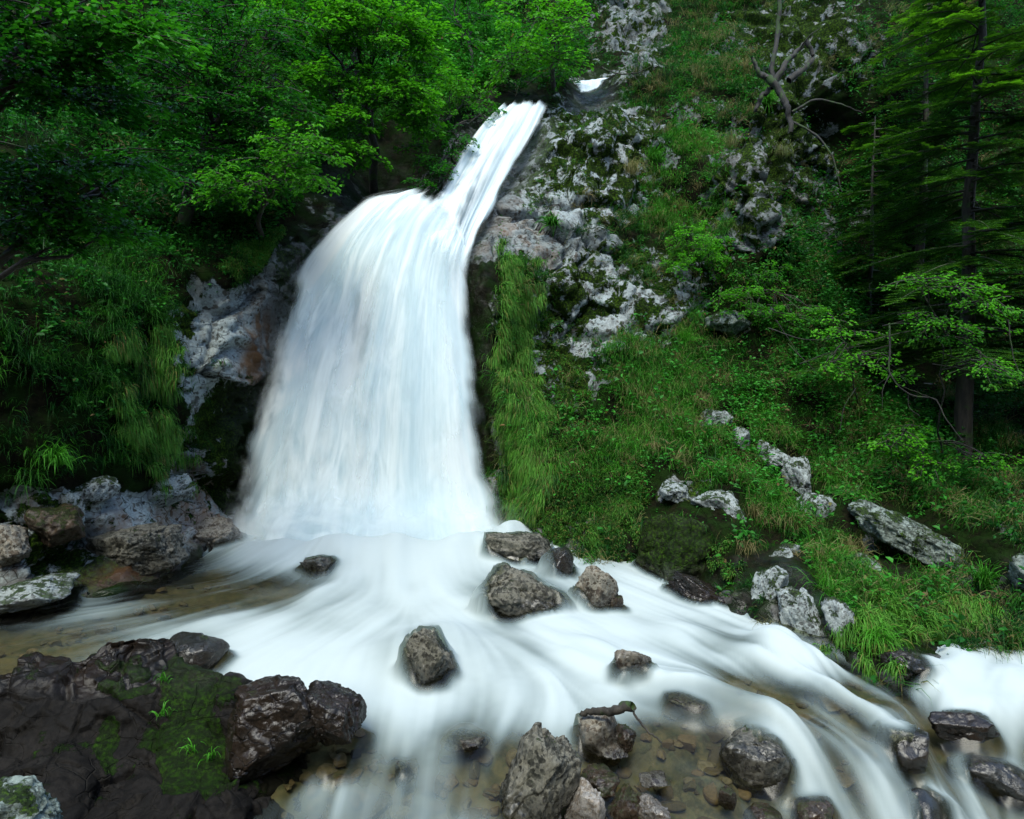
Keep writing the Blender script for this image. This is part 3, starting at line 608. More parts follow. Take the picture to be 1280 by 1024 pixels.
wrock('rock', 'small ridged brown stone right of the angular stone', 778, 922, 42, 30, 21, M_rust, rot=15)
wrock('rock', 'flat reddish stone in front of the angular brown stone', 765, 937, 42, 14, 22, M_tan)
wrock('rock', 'pale speckled flat stone at the bottom edge', 732, 1008, 56, 48, 23, M_pale, dep=1.1)
wrock('rock', 'dark jagged stone behind the pale speckled stone', 752, 974, 52, 22, 24, M_rust)
wrock('rock', 'orange brown translucent looking stone beside the pale speckled stone', 782, 1000, 44, 34, 25, M_rust, rot=20)
wrock('rock', 'pale triangular stone right of the orange brown stone', 820, 1012, 44, 40, 26, M_pale, rot=-30)
wrock('rock', 'little pale flat stone at the foot of the tall slanting stone', 688, 1018, 30, 12, 27, M_pale)
wrock('rock', 'thin rusty stone lying in the clear shallows', 815, 972, 40, 9, 28, M_tan)
wrock('rock', 'big rounded mottled stone with water sliding over it', 936, 928, 100, 58, 29, M_grey, soft=.06, rough=.03, sub=6, rot=18, dep=.8, veil=.9, lift=-14)
wrock('rock', 'brown wedge of stone in the rapids near the right edge', 1203, 908, 84, 26, 30, M_wetrock, rot=-3, dep=.6, lift=5)
wrock('rock', 'small brown stone in the clear brown shallows', 908, 992, 26, 22, 31, M_rust)
wrock('rock', 'rusty stone cut by the bottom edge, left one of a pair', 958, 1022, 56, 18, 32, M_rust)
wrock('rock', 'rusty brown stone cut by the bottom edge, right one of a pair', 1022, 1018, 64, 28, 33, M_rust)
wrock('rock', 'dark smooth rock under the lowest white rapids', 1155, 994, 116, 40, 34, M_smooth, lift=-16, soft=.1, rough=.015, rot=20, dep=.7, veil=1)
wrock('rock', 'dark smooth ledge at the right edge with white water pouring round it', 1256, 952, 130, 38, 35, M_smooth, lift=-16, soft=.1, rough=.015, rot=30, dep=.6, veil=1)
wrock('rock', 'dim grey stone glimpsed through the thin veil of water', 1130, 912, 64, 38, 36, M_smooth, lift=-16, soft=.09, rough=.02, veil=1)
wrock('rock', 'faint rounded stone beneath the milky water of the lower left stream', 505, 955, 28, 20, 37, M_grey, lift=-10, veil=0.9)
wrock('rock', 'pale submerged stone beneath the foam left of the tall slanting stone', 585, 915, 60, 12, 38, M_tan, lift=-9, veil=1)
wrock('rock', 'faint brown stone showing at the edge of the milky water', 858, 868, 50, 11, 39, M_tan, lift=-5, rot=10)
# the dark outcrop in the lower left corner
rock('boulder', 'shiny wet brown boulder right of the mossy flank', 340, 896, 4.35, 140, 128, 44, M_wetrock, dep=.8, sub=6, rot=-24, rough=.035, nplanes=22, soft=.012, cat='boulder')
rock('boulder', 'wet brown boulder at the water edge, right end of the outcrop', 412, 898, 4.35, 104, 72, 45, M_wetrock, dep=.8, sub=6, rot=12, soft=.06, cat='boulder')
rock('boulder', 'dark rounded stone top peeking over the outcrop', 238, 822, 5.3, 92, 62, 46, M_smooth, dep=.9, soft=.14, rough=.02, cat='boulder')
rock('boulder', 'grey frosted looking boulder in the extreme bottom left corner', 20, 1022, 3.4, 140, 84, 48, M_slate, dep=.8, sub=6, cat='boulder', rough=.06)
OC = [(-150,870,4.5),(-60,850,4.65),(0,838,4.8),(60,824,4.9),(130,803,5.05),(175,798,5.1),(205,806,5.1),(250,830,4.95),(285,850,4.8),(310,870,4.7),(170,815,4.95),(100,822,4.85),(215,822,4.9),(0,852,4.6),(60,842,4.68),(110,835,4.75),(150,840,4.72),
 (0,890,4.42),(60,880,4.46),(120,875,4.53),(150,880,4.52),(0,950,4.2),(60,950,4.2),(110,950,4.2),(40,1010,3.85),(120,1010,3.85),(0,1050,3.7),(120,1060,3.65),(220,1050,3.7),(150,930,4.38),(160,980,4.15),(200,850,4.72),(240,850,4.75),(200,900,4.45),(245,900,4.5),(200,950,4.2),(250,945,4.25),(200,990,3.98),(250,985,4.02),(290,890,4.58),(300,930,4.4),(300,970,4.15),(330,920,4.4),(285,1000,3.9),
 (-150,960,4.1),(-150,1050,3.75)]
oc = P(*np.array(OC, float).T); ex = [(c[0], c[1] + .55, -.5) for c, o_ in zip(oc, OC) if o_[1] < 872 and o_[2] > 4.55] + [(x, 3.15, -.6) for x in (-3.2, -2.4, -1.8)] + [(-1.0, 3.6, -.8)] + [(-1.2, 4.1, -.6), (-1.15, 4.6, -.5), (-1.0, 4.9, -.6)]
ex = np.array(ex); ON = (330, 300); OX, OY = np.meshgrid(np.linspace(-4.4, -1.0, ON[0]), np.linspace(3.1, 5.75, ON[1]))
OZ = rbf(np.vstack([oc[:, :2], ex[:, :2]]), np.r_[oc[:, 2], ex[:, 2]], np.stack([OX.ravel(), OY.ravel()], -1), 1e-3).reshape(OX.shape); OZ = np.clip(OZ, -.9, .6)
O = np.stack([OX, OY, OZ], -1); on_ = normals(O); on_ = np.where(on_[..., 2:] < 0, -on_, on_)
fo1, co1 = facet(O, 2.3, 91); fo2, co2 = facet(O * [1, 1, 1.6], 6., 92); ou, ov = pix(O); mo = sstep(.3, .8, blobs(ou + 34 * fbm(O, 3.2, 5, 94), ov + 34 * fbm(O, 3.2, 5, 95), [(225,872,44,56,-15,1.1),(232,955,60,34,20,1.),(150,815,30,10,0,.7),(150,850,24,16,0,.8),(130,940,24,40,0,.65),(285,862,22,12,20,.8)]))
O = O + on_ * ((.10 * fo1 + .055 * fo2 - .03 * sstep(.1, 0, co1)) * (1 - .6 * mo) + .03 * fbm(O, 3, 4, 93) + .012 * fbm(O, 14, 3, 96))[..., None]
M_outc = rock_mat('wet_outcrop_painted_shade', light=(.010, .0085, .007), mid=(.003, .0026, .0022), dark=(.002, .002, .0015), lichen=(.04, .038, .034), lich=.15, ground=True, mossc=(.008, .024, .002))  # shade of the outcrop's front is put into this near-black rock colour
kz = P(0, 870, 4.5)[2]; low = sstep(.16, -.05, O[..., 2]) * sstep(190, 120, ou)
oo = mesh('rock_outcrop', O.reshape(-1, 3), gridf(*ON), M_outc, attrs={'rock': 2 + 0 * ou, 'moss': 1.25 * mo + .35, 'wet': .3 + .5 * sstep(880, 845, ov), 'brown': .10 * sstep(870, 840, ov)}, loc=P(150, 900, 4.4))  # a little brown painted along the ridge where light falls
tag(oo, 'low wet outcrop, its shade painted black, in the bottom left corner with a mossy green flank', 'rock outcrop')
tag(None, '') if False else None
# rocks of the right bank
def brock(name, label, px, py, w_, h_, seed, mat, out=.055, **kw):
    kw.setdefault('group', 'rocks of the banks'); p, n, _ = on_hill(px, py, out); return rock(name, label, px, py, p[1] + w_ * p[1] / F * .12, w_ * 1.2, h_ * 1.2, seed, mat, loc=p + np.array([0, w_ * p[1] / F * .12, 0]), cat=kw.pop('cat', 'rock'), **kw)
brock('rock', 'white lichen rock with dark holes hanging over the stream', 952, 735, 46, 66, 51, M_lich, rot=10)
brock('rock', 'pale green and violet lichen rock at the edge of the rapids', 998, 772, 56, 92, 52, M_lich, rot=-8, sub=6)
brock('rock', 'small violet grey rock half buried in moss beside the lichen rock', 1046, 782, 36, 42, 53, M_lich)
brock('rock', 'white lichen spotted rock low on the grassy slope', 902, 622, 66, 40, 54, M_lich, rot=18)
brock('rock', 'small white rock left of the lichen spotted rock', 846, 612, 40, 24, 55, M_lich, rot=20)
brock('rock', 'tiny pointed white rock on the slope', 924, 546, 22, 28, 56, M_lich)
brock('rock', 'small pale rock with yellow moss high on the slope', 892, 521, 34, 22, 57, M_lich)
brock('rock', 'long pale rock at the top of the rib of rocks on the slope', 965, 570, 42, 26, 58, M_lich, rot=30)
brock('rock', 'pale green rounded rock in the middle of the rib of rocks', 998, 596, 34, 52, 59, M_lich, rot=-20)
brock('rock', 'broad grey rock at the lower end of the rib of rocks', 1020, 630, 60, 42, 60, M_lich)
brock('rock', 'little white rock low on the slope above the lichen rock', 974, 690, 32, 30, 61, M_lich)
brock('rock', 'dark edged white rock next to the little white rock', 1000, 686, 22, 30, 62, M_lich)
brock('rock', 'long grey green slab sunk in the grass', 1165, 690, 150, 40, 63, M_slate, rot=27, dep=.5, sub=6)
brock('rock', 'smooth grey block at the right edge of the grass', 1285, 716, 56, 44, 64, M_slate)
brock('boulder', 'dark overhanging boulder capped with moss beside the pool', 835, 690, 110, 90, 65, M_mossrock, rot=20, dep=.8, cat='boulder', sub=6)
brock('boulder', 'black wet ledge under the moss at the water line, left of the lichen rocks', 885, 742, 120, 44, 81, M_wetrock, rot=22, dep=.6, cat='boulder', sub=6)
brock('boulder', 'low brown ledge between the tan boulder and the mossy overhang', 800, 738, 110, 30, 82, M_grey, rot=14, dep=.6, cat='boulder', sub=6)
brock('boulder', 'dark stone at the very toe of the grassy bank', 1150, 840, 90, 26, 83, M_smooth, rot=14, dep=.6, cat='boulder')
brock('rock', 'long mossy grey slab high in the grass right of the rib of rocks', 1110, 655, 90, 26, 84, M_slate, rot=24, dep=.5)
brock('rock', 'grey stone breaking through the grass below the long mossy slab', 1085, 700, 50, 26, 85, M_slate, rot=10)
brock('rock', 'grey rock crowned by grass at the top of the slope', 910, 402, 56, 30, 66, M_slate)
# rocks of the left bank
brock('rock', 'upright white wedge of rock on the left bank', 100, 650, 22, 50, 67, M_lich, rot=-8)
brock('rock', 'white ledge under the left hanging grass', 128, 612, 62, 34, 68, M_lich, rot=-12)
brock('rock', 'long banded pale rock beside the foot of the falls', 205, 625, 92, 34, 69, M_lich, rot=-22, dep=.6)
brock('rock', 'flat pale ledge where the left bank meets the pool', 30, 745, 110, 30, 70, M_lich, rot=-4)
brock('rock', 'orange brown and olive rock at the edge of the pool', 160, 690, 100, 60, 71, M_grey, rot=-14, dep=.6, sub=6)
brock('rock', 'pale rock at the far left edge of the bank', 14, 682, 46, 48, 72, M_tan, rot=10)
brock('rock', 'reddish block above the olive rock', 72, 662, 56, 44, 73, M_rust)
brock('rock', 'wet grey brown rock touching the left side of the falls', 262, 668, 90, 50, 74, M_tan, rot=-16, dep=.6, sub=6)

# ------------------------------------------------------------------ the water surface climbs and thins over the stones it meets
def smooth2(a, k):
    for _ in range(k):
        a = (a + np.roll(a, 1, 0) + np.roll(a, -1, 0) + np.roll(a, 1, 1) + np.roll(a, -1, 1)) / 5
    return a
_T = np.full(WX.shape, -2.); _Of = O.reshape(-1, 3); _xi = np.round((_Of[:, 0] - WX[0, 0]) / (WX[0, 1] - WX[0, 0])).astype(int); _yi = np.round((_Of[:, 1] - WY[0, 0]) / (WY[1, 0] - WY[0, 0])).astype(int)
_m = (_xi >= 0) & (_yi >= 0) & (_yi < WX.shape[0]); np.maximum.at(_T, (_yi[_m], _xi[_m]), _Of[_m, 2])
WZ = WZ - .35 * ((smooth2(_T, 30) > WZ - .03) & (UW < 250))
RT = np.full(WX.shape, -9.); UP = np.zeros(WX.shape)
dx_, dy_ = WX[0, 1] - WX[0, 0], WY[1, 0] - WY[0, 0]
for V, veil in RV:
    xi = np.round((V[:, 0] - WX[0, 0]) / dx_).astype(int); yi = np.round((V[:, 1] - WY[0, 0]) / dy_).astype(int)
    m = (xi > 1) & (yi > 1) & (xi < WX.shape[1] - 2) & (yi < WX.shape[0] - 2)
    T_ = np.full(WX.shape, -9.)
    for a in (-1, 0, 1):
        for b in (-1, 0, 1): np.maximum.at(T_, (yi[m] + a, xi[m] + b), V[m, 2])
    c = V.mean(0); r_ = np.ptp(V[:, 0]) / 2
    ups = -((WX - c[0]) * flow[..., 0] + (WY - c[1]) * flow[..., 1]) / r_           # >0 upstream of the middle
    UP = np.where((T_ > RT) & (T_ > -8), veil * sstep(-.5, .7, ups + .25 * s1), UP); RT = np.maximum(RT, T_)
d_ = np.maximum(RT - WZ, 0); cmax = .045 + .42 * UP
climb = np.where(d_ > 0, np.minimum(d_, cmax) + .012, 0) * sstep(.2, .45, foam); cs = smooth2(climb, 5); climb = np.where(d_ > cmax, np.minimum(cs, climb), np.maximum(cs, climb))
thin = smooth2(np.where(d_ > 0, 1 - .97 * sstep(0, 1.05, d_ / cmax) * (1 - .3 * UP), 1.), 4)
near = smooth2((d_ > 0).astype(float), 30)
foam = foam * thin
W = np.stack([WX, WY, WZ + climb], -1)
st = mesh('stream_water', W.reshape(-1, 3), gridf(WX.shape[1], WX.shape[0]), M_water, attrs={'foam': foam, 'streak': s1})
tag(st, 'white foaming stream running down from the pool', kind='structure')

# ================================================================== GRASS, MOSS, GROUND PLANTS
def G(rows): return np.array([[float(c) for c in r.split()] for r in rows.strip().split('\n')]) / 9.
GR = G('''0 0 0 0 0 0 2 3 2 0 2 5 3 1 2 1 1
0 0 0 1 1 1 2 4 4 1 3 5 3 1 1 1 1
1 1 1 1 1 2 4 4 0 1 6 7 3 2 1 1 1
1 2 3 3 3 4 2 0 0 4 8 7 2 1 1 1 1
3 4 5 4 3 0 0 5 3 3 6 5 3 1 1 1 1
4 5 6 2 0 0 0 6 4 3 5 7 5 3 2 1 1
5 6 7 1 0 0 0 4 8 4 7 7 7 6 4 2 2
4 5 7 2 0 0 0 3 9 9 9 8 8 8 8 5 3
1 2 2 0 0 0 0 0 8 9 9 7 7 8 8 9 8
0 0 0 0 0 0 0 0 0 2 6 6 8 9 9 9 9
0 0 0 0 0 0 0 0 0 0 0 0 3 9 9 9 9
0 0 0 0 0 0 0 0 0 0 0 0 0 2 6 6 6''')
LR = G('''6 6 6 6 6 6 6 7 7 5 1 3 3 1 2 3 3
7 7 7 7 7 7 7 8 8 6 1 3 3 1 2 3 3
7 7 7 7 7 8 6 5 0 0 2 3 5 2 3 4 4
6 6 6 7 7 7 3 0 0 2 3 5 5 4 5 5 5
5 4 4 4 4 0 0 1 1 2 4 6 6 6 6 6 6
3 3 3 1 0 0 0 2 2 2 5 7 7 6 6 5 5
3 3 2 0 0 0 0 1 2 3 6 7 8 8 7 5 5
2 2 2 0 0 0 0 1 4 5 6 7 7 8 8 7 5
1 1 0 0 0 0 0 0 2 3 4 5 5 6 6 8 8
0 0 0 0 0 0 0 0 0 0 1 3 3 4 5 6 7
0 0 0 0 0 0 0 0 0 0 0 0 2 4 4 5 5
0 0 0 0 0 0 0 0 0 0 0 0 0 0 1 1 1''')
def gmap(Gm, u_, v_):
    x = np.clip(u_ / 80, 0, 15.999); y = np.clip(v_ / 80, 0, 10.999); i = x.astype(int); j = y.astype(int); a = x - i; b = y - j
    return (Gm[j, i] * (1 - a) + Gm[j, i + 1] * a) * (1 - b) + (Gm[j + 1, i] * (1 - a) + Gm[j + 1, i + 1] * a) * b
dU = H[1:, 1:] - H[:-1, :-1]; dV = H[1:, :-1] - H[:-1, 1:]
AREA = .5 * np.linalg.norm(np.cross(dU, dV), axis=-1); AREA = np.minimum(AREA, .02)
cu, cv = pix(H[:-1, :-1]); hc0 = H[:-1, :-1]; cn = Hn[:-1, :-1]
ROCKN = sstep(.55, .8, a_rock + .25 * fbm(H, 2.6, 4, 101))[:-1, :-1]
VIS = ((cu > -170) & (cu < 1450) & (cv > -140) & (cv < 900) & (hc0[..., 2] > -.45) & (fall_near[:-1, :-1] < .30)).astype(float)
CL = sum(val * blobs(cu, cv, [(a, b, c, d, r, 1.)]) for a, b, c, d, r, val in CLEFT if val > .3)
VIS *= np.clip(1 - 1.6 * CL, 0, 1)
for bl in [(735,190,88,85,-30),(775,370,80,50,0),(650,290,66,36,0),(700,440,46,46,0),(940,240,42,72,0),(1005,150,34,85,-25),(790,40,46,56,0),(285,450,72,85,0),(985,40,60,40,0)]: VIS *= 1 - .86 * np.clip(1.35 * blobs(cu + 25 * fbm(hc0, 2.5, 3, 140), cv + 25 * fbm(hc0, 2.5, 3, 141), [bl + (1.,)]), 0, 1)
for c, sz in ROCKS:
    if c[1] > 5.2: VIS *= np.where((np.abs(hc0[..., 0] - c[0]) < sz[0] * .95) & (np.abs(hc0[..., 2] - c[2] + .2 * sz[2]) < sz[2] * 1.2) & (np.abs(hc0[..., 1] - c[1]) < .7), .06, 1.)
def scatter(dens, n, seed):
    r = np.random.default_rng(seed); wt = (dens * AREA * VIS).ravel(); wt = wt / wt.sum()
    k = r.choice(wt.size, n, p=wt); j, i = np.unravel_index(k, AREA.shape)
    a = r.random(n)[:, None]; b = r.random(n)[:, None]
    p = (H[j, i] * (1 - a) + H[j, i + 1] * a) * (1 - b) + (H[j + 1, i] * (1 - a) + H[j + 1, i + 1] * a) * b
    return p, Hn[j, i], r
def blades(root, d0, L, wd, droop, tint, dry, r, seg=4, side=None):
    """curved tapering blades that start along d0 and bend down"""
    n = len(root); side = nrm(np.cross(d0, r.normal(size=(n, 3)))) if side is None else side
    p = root.copy(); d = d0.copy(); V = []
    for k in range(seg + 1):
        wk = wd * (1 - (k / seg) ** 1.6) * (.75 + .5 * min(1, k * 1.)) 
        if k < seg: V += [p - side * wk[:, None] / 2, p + side * wk[:, None] / 2]
        else: V += [p, p]
        p = p + d * (L / seg)[:, None]; d = nrm(d + np.array([0, 0, -1.]) * (droop * (.5 + k))[:, None] / seg)
    V = np.stack(V, 1)                                        # n, 2(seg+1), 3
    base = (np.arange(n) * 2 * (seg + 1))[:, None, None]; f = np.array([[2 * k, 2 * k + 1, 2 * k + 3, 2 * k + 2] for k in range(seg)])[None] + base
    m = 2 * (seg + 1)
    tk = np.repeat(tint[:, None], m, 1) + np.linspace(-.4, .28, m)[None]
    return V.reshape(-1, 3), f.reshape(-1, 4), np.clip(tk, 0, 1).ravel(), np.repeat(dry, m)
def tufts(p, n_, r, nb, L, wd, spread, droop, dryf, tone, up=.8):
    """a clump of nb blades at every point"""
    N = len(p); k = np.repeat(np.arange(N), nb); M = len(k)
    Lc = L * r.uniform(.6, 1.35, N); tc = np.clip(tone + r.normal(0, .2, N), 0, 1); dc = (r.random(N) < dryf) * r.uniform(.4, 1, N)
    root = p[k] + r.normal(0, .012 + .12 * Lc[k, None], (M, 3)) * np.array([1, .5, .5]) 
    n2 = n_[k]; d0 = nrm(n2 * .7 + np.array([0, 0, up]) + r.normal(0, spread, (M, 3)))
    dry = np.clip(dc[k] + (r.random(M) < .06) * .8, 0, 1)
    return blades(root - n2 * .02, d0, Lc[k] * r.uniform(.55, 1.15, M), np.full(M, wd) * r.uniform(.7, 1.3, M), np.full(M, droop) * r.uniform(.6, 1.4, M), tc[k] + r.normal(0, .12, M), dry, r)
TONE = blobs(cu, cv, [(950,560,300,160,20,.55),(750,560,140,120,0,.6),(1050,740,150,80,0,.6),(870,230,80,90,0,.7),(900,160,60,50,0,.7),(560,90,120,80,0,.6),(620,430,50,130,0,.5)], .28)
gd = gmap(GR, cu, cv) ** 1.4 * (1 - .93 * ROCKN) * (.12 + 1.3 * sstep(-.35, .5, fbm(hc0, 1.7, 4, 120)))
def tone_at(p):
    a, b = pix(p); return blobs(a, b, [(950,560,300,160,20,.5),(750,560,140,120,0,.55),(1050,740,150,80,0,.62),(870,230,80,90,0,.7),(560,90,120,80,0,.6),(620,430,50,130,0,.45),(100,560,120,60,0,.3),(560,120,90,90,0,.6)], .17)
g = MB()
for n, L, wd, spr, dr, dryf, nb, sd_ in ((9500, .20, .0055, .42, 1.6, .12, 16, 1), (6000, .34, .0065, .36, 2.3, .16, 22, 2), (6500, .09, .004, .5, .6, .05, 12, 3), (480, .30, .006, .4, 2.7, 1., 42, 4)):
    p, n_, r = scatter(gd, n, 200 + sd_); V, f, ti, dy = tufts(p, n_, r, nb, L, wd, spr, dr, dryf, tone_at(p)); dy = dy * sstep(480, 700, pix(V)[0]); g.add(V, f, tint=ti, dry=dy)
tag(g.build('grass', M_grass), kind='stuff')

# hanging mats of long fine grass
def hang(name, label, BL, n, L, seed, tone=.5, loc=None, mat=M_moss, droop=3.2, dryf=.12):
    dn = blobs(cu, cv, BL); dn = sstep(.2, .85, dn + .7 * fbm(hc0, 2.2, 3, seed + 50)) * (dn > .06) * (cu > 0) * (VIS > 0) ** 1
    cl = 56 if L > .1 else 30; n = int(n * (11 if L > .1 else 20) / cl); p, n_, r = scatter(dn, n, seed); k = np.repeat(np.arange(n), cl); M = len(k)
    out = fbm(p, 2.2, 3, seed) * .5 + .5
    root = p[k] + n_[k] * (.06 * out[k, None] * r.random((M, 1))) + r.normal(0, .022, (M, 3))
    lean = np.array([1., 0, 0]) * (fbm(p, 1.6, 2, seed + 9)[k, None] * .5)
    d0 = nrm(n_[k] * .55 + np.array([0, -.1, .25]) + lean + r.normal(0, .22, (M, 3)))
    tc = np.clip(tone + .3 * fbm(p, 3.5, 3, seed + 3) + r.normal(0, .22, n), 0, 1)
    V, f, ti, dy = blades(root, d0, L * .95 * r.uniform(.6, 1.2, M), np.full(M, .0085) * r.uniform(.7, 1.5, M), droop * r.uniform(.7, 1.2, M), tc[k] + r.normal(0, .14, M), (r.random(M) < dryf) * r.uniform(.3, .9, M), r, 5)
    b = MB().add(V, f, tint=ti, dry=dy); base = p[p[:, 2].argmin()]
    return tag(b.build(name, mat, loc=base), label, 'grass')
hang('hanging_grass', 'long mat of green grass hanging down the rib of rock right of the curtain of water', [(606,350,30,50,0,1),(632,370,30,50,0,.8),(620,430,36,60,-10,1),(636,500,34,60,-20,1),(652,570,30,50,-10,.9),(600,322,26,16,0,.9),(650,620,24,30,-20,.8)], 4200, .24, 301, .6)
hang('hanging_grass', 'yellow green mat of grass hanging down the left bank above the pale ledges', [(190,470,30,40,10,1),(182,540,32,50,0,1),(195,590,30,34,-10,1),(160,440,20,20,0,.7)], 2600, .24, 302, .55)
hang('hanging_grass', 'bright mossy grass drooping into the rapids at the toe of the right bank', [(1110,800,50,26,10,1),(1060,800,30,20,0,.8),(1180,790,50,20,0,.7),(1130,830,40,14,0,.9)], 2400, .22, 303, .75)
hang('moss_cushion', 'dark green moss cushion beside the foot of the waterfall', [(690,600,50,60,30,1),(720,640,60,30,30,1),(760,600,60,50,0,.8)], 2600, .07, 304, .35, droop=1.2)
hang('moss_cushion', 'thin moss on the dark overhang above the pool', [(840,700,90,30,25,1),(900,730,60,22,25,.8)], 1800, .08, 305, .3, droop=1.8)
hang('moss_cushion', 'yellowish moss fringe along the upper left edge of the waterfall', [(440,252,60,10,-18,1),(380,285,40,10,-25,.9),(330,320,40,16,-20,.8),(560,205,30,40,-40,.5)], 1400, .08, 306, .6, droop=1.8)
hang('moss_cushion', 'tufts of moss scattered over the speckled rock face', [(720,160,50,30,-30,.6),(700,210,40,40,0,.6),(760,130,40,14,-20,1),(690,250,40,16,0,.8),(800,330,50,20,0,.8),(690,440,40,40,0,.8)], 1300, .045, 307, .4, droop=1.4)

# small leafy ground plants
def leaves(c, d, nup, L, wd, tint, fold=.25, dry=None):
    """leaf blades: c the stalk end, d its direction, nup its upper side; two quads folded along the midrib"""
    s = nrm(np.cross(d, nup)); nup = np.cross(s, d); L = L[:, None]; wd = wd[:, None]
    b = c; tip = c + d * L - nup * L * .12; up = nup * wd * fold
    V = np.stack([b, c + d * L * .3 + s * wd * .46 + up, c + d * L * .72 + s * wd * .34 + up * .7 - nup * L * .04, tip, c + d * L * .72 - s * wd * .34 + up * .7 - nup * L * .04, c + d * L * .3 - s * wd * .46 + up], 1)
    n = len(c); f = (np.array([[0, 1, 2, 3], [0, 3, 4, 5]])[None] + (np.arange(n) * 6)[:, None, None]).reshape(-1, 4)
    return V.reshape(-1, 3), f, np.repeat(np.clip(tint, 0, 1), 6), np.repeat(np.zeros(n) if dry is None else dry, 6)
def leafy(p, n_, r, nl, L, tone, dryf=.03, hgt=.1):
    N = len(p); k = np.repeat(np.arange(N), nl); M = len(k)
    h = r.random(M)[:, None] * hgt; c = p[k] + (n_[k] * .6 + np.array([0, 0, .8])) * h + r.normal(0, .05, (M, 3)) * np.array([1, .6, .5])
    d = nrm(r.normal(size=(M, 3)) * np.array([1, 1, .35]) + n_[k] * .4); nup = nrm(np.array([0, 0, 1.]) + n_[k] * .5 + r.normal(0, .3, (M, 3)))
    Lm = L * r.uniform(.6, 1.4, M)
    return leaves(c, d, nup, Lm, Lm * r.uniform(.5, .8, M), tone[k] + r.normal(0, .16, M) + h[:, 0] / hgt * .15, dry=(r.random(M) < dryf) * r.uniform(.5, 1, M))
ld = gmap(LR, cu, cv) ** 1.3 * (1 - .9 * ROCKN) * (.25 + 1.2 * np.clip(fbm(hc0, .9, 3, 130) + .45, 0, 1.2))
cvr = MB()
for n, L, nl, hg, sd_ in ((14000, .028, 9, .10, 11), (11000, .042, 9, .22, 12), (5000, .06, 9, .3, 13)):
    p, n_, r = scatter(ld, n, 300 + sd_); V, f, ti, dy = leafy(p, n_, r, nl, L, tone_at(p), hgt=hg); cvr.add(V, f, tint=ti, dry=dy)
p, n_, r = scatter(ld * sstep(700, 900, cu), 2600, 377); V, f, ti, dy = leafy(p, n_, r, 10, .055, tone_at(p) + .1, .05, .2); cvr.add(V, f, tint=ti, dry=dy)
p, n_, r = scatter(ld * sstep(760, 640, cu) * (cv < 300), 5000, 378); V, f, ti, dy = leafy(p, n_, r, 10, .07, tone_at(p) + .05, .02, .35); cvr.add(V, f, tint=ti, dry=dy)
tag(cvr.build('undergrowth', M_cover), kind='stuff')
# dead twigs and straw lying in the slope
p, n_, r = scatter(gmap(GR, cu, cv) * sstep(750, 900, cu) + .02, 900, 350)
d0 = nrm(r.normal(size=(900, 3)) * [1, .4, .6] + n_ * .2); V, f, ti, dy = blades(p + n_ * .05, d0, r.uniform(.15, .45, 900), r.uniform(.003, .007, 900), r.uniform(.1, .8, 900), np.full(900, .5), np.ones(900), r)
tag(MB().add(V, f, tint=ti, dry=dy).build('dead_twigs_litter', M_grass), kind='stuff')

# ================================================================== TREES
def curve3(a, b, sag=0., n=8, wob=.0, r=rng):
    t = np.linspace(0, 1, n)[:, None]; a = np.asarray(a, float); b = np.asarray(b, float)
    p = a * (1 - t) + b * t; p[:, 2] += sag * 4 * (t * (1 - t))[:, 0]
    w_ = np.cumsum(r.normal(0, 1, (n, 3)), 0); w_ -= t * w_[-1]; L = np.linalg.norm(b - a)
    return p + w_ * wob * L * np.sin(np.pi * t)
def spray(start, d, L, nleaf, lsz, r, br, tone, droop=.3, wid=.42):
    """a flat layered spray: main twig, side twigs, leaves along them"""
    d = nrm(np.asarray(d)); up = np.array([0, 0, 1.]); s = nrm(np.cross(d, up)); n = 7
    t = np.linspace(0, 1, n); main = start + d * (t * L)[:, None]; main[:, 2] -= droop * L * t ** 2 * .5
    V, f = tube(main, np.linspace(.006, .002, n) * (1 + L), 4); br.add(V, f)
    tt = r.random(nleaf) ** .8; sd_ = np.where(r.random(nleaf) < .5, 1, -1); ww = r.random(nleaf) * wid * L * np.sin(np.pi * np.clip(tt * .85 + .12, 0, 1))
    idx = tt * (n - 1); i = np.minimum(idx.astype(int), n - 2); fr = (idx - i)[:, None]; c = main[i] * (1 - fr) + main[i + 1] * fr
    out = nrm(s * sd_[:, None] + d * .7); c = c + out * ww[:, None]; c[:, 2] += -.35 * ww * (.4 + droop) + r.normal(0, .018 + .02 * L, nleaf)
    ld_ = nrm(out + d * .4 + r.normal(0, .35, (nleaf, 3)) * [1, 1, .5] + np.array([0, 0, -.35 * droop - .12])); nup = nrm(up + r.normal(0, .28, (nleaf, 3)) + np.array([0, -.25, 0]))
    Lm = lsz * r.uniform(.65, 1.25, nleaf)
    return leaves(c, ld_, nup, Lm, Lm * r.uniform(.6, .78, nleaf), tone + r.normal(0, .14, nleaf) + .2 * (tt - .5))
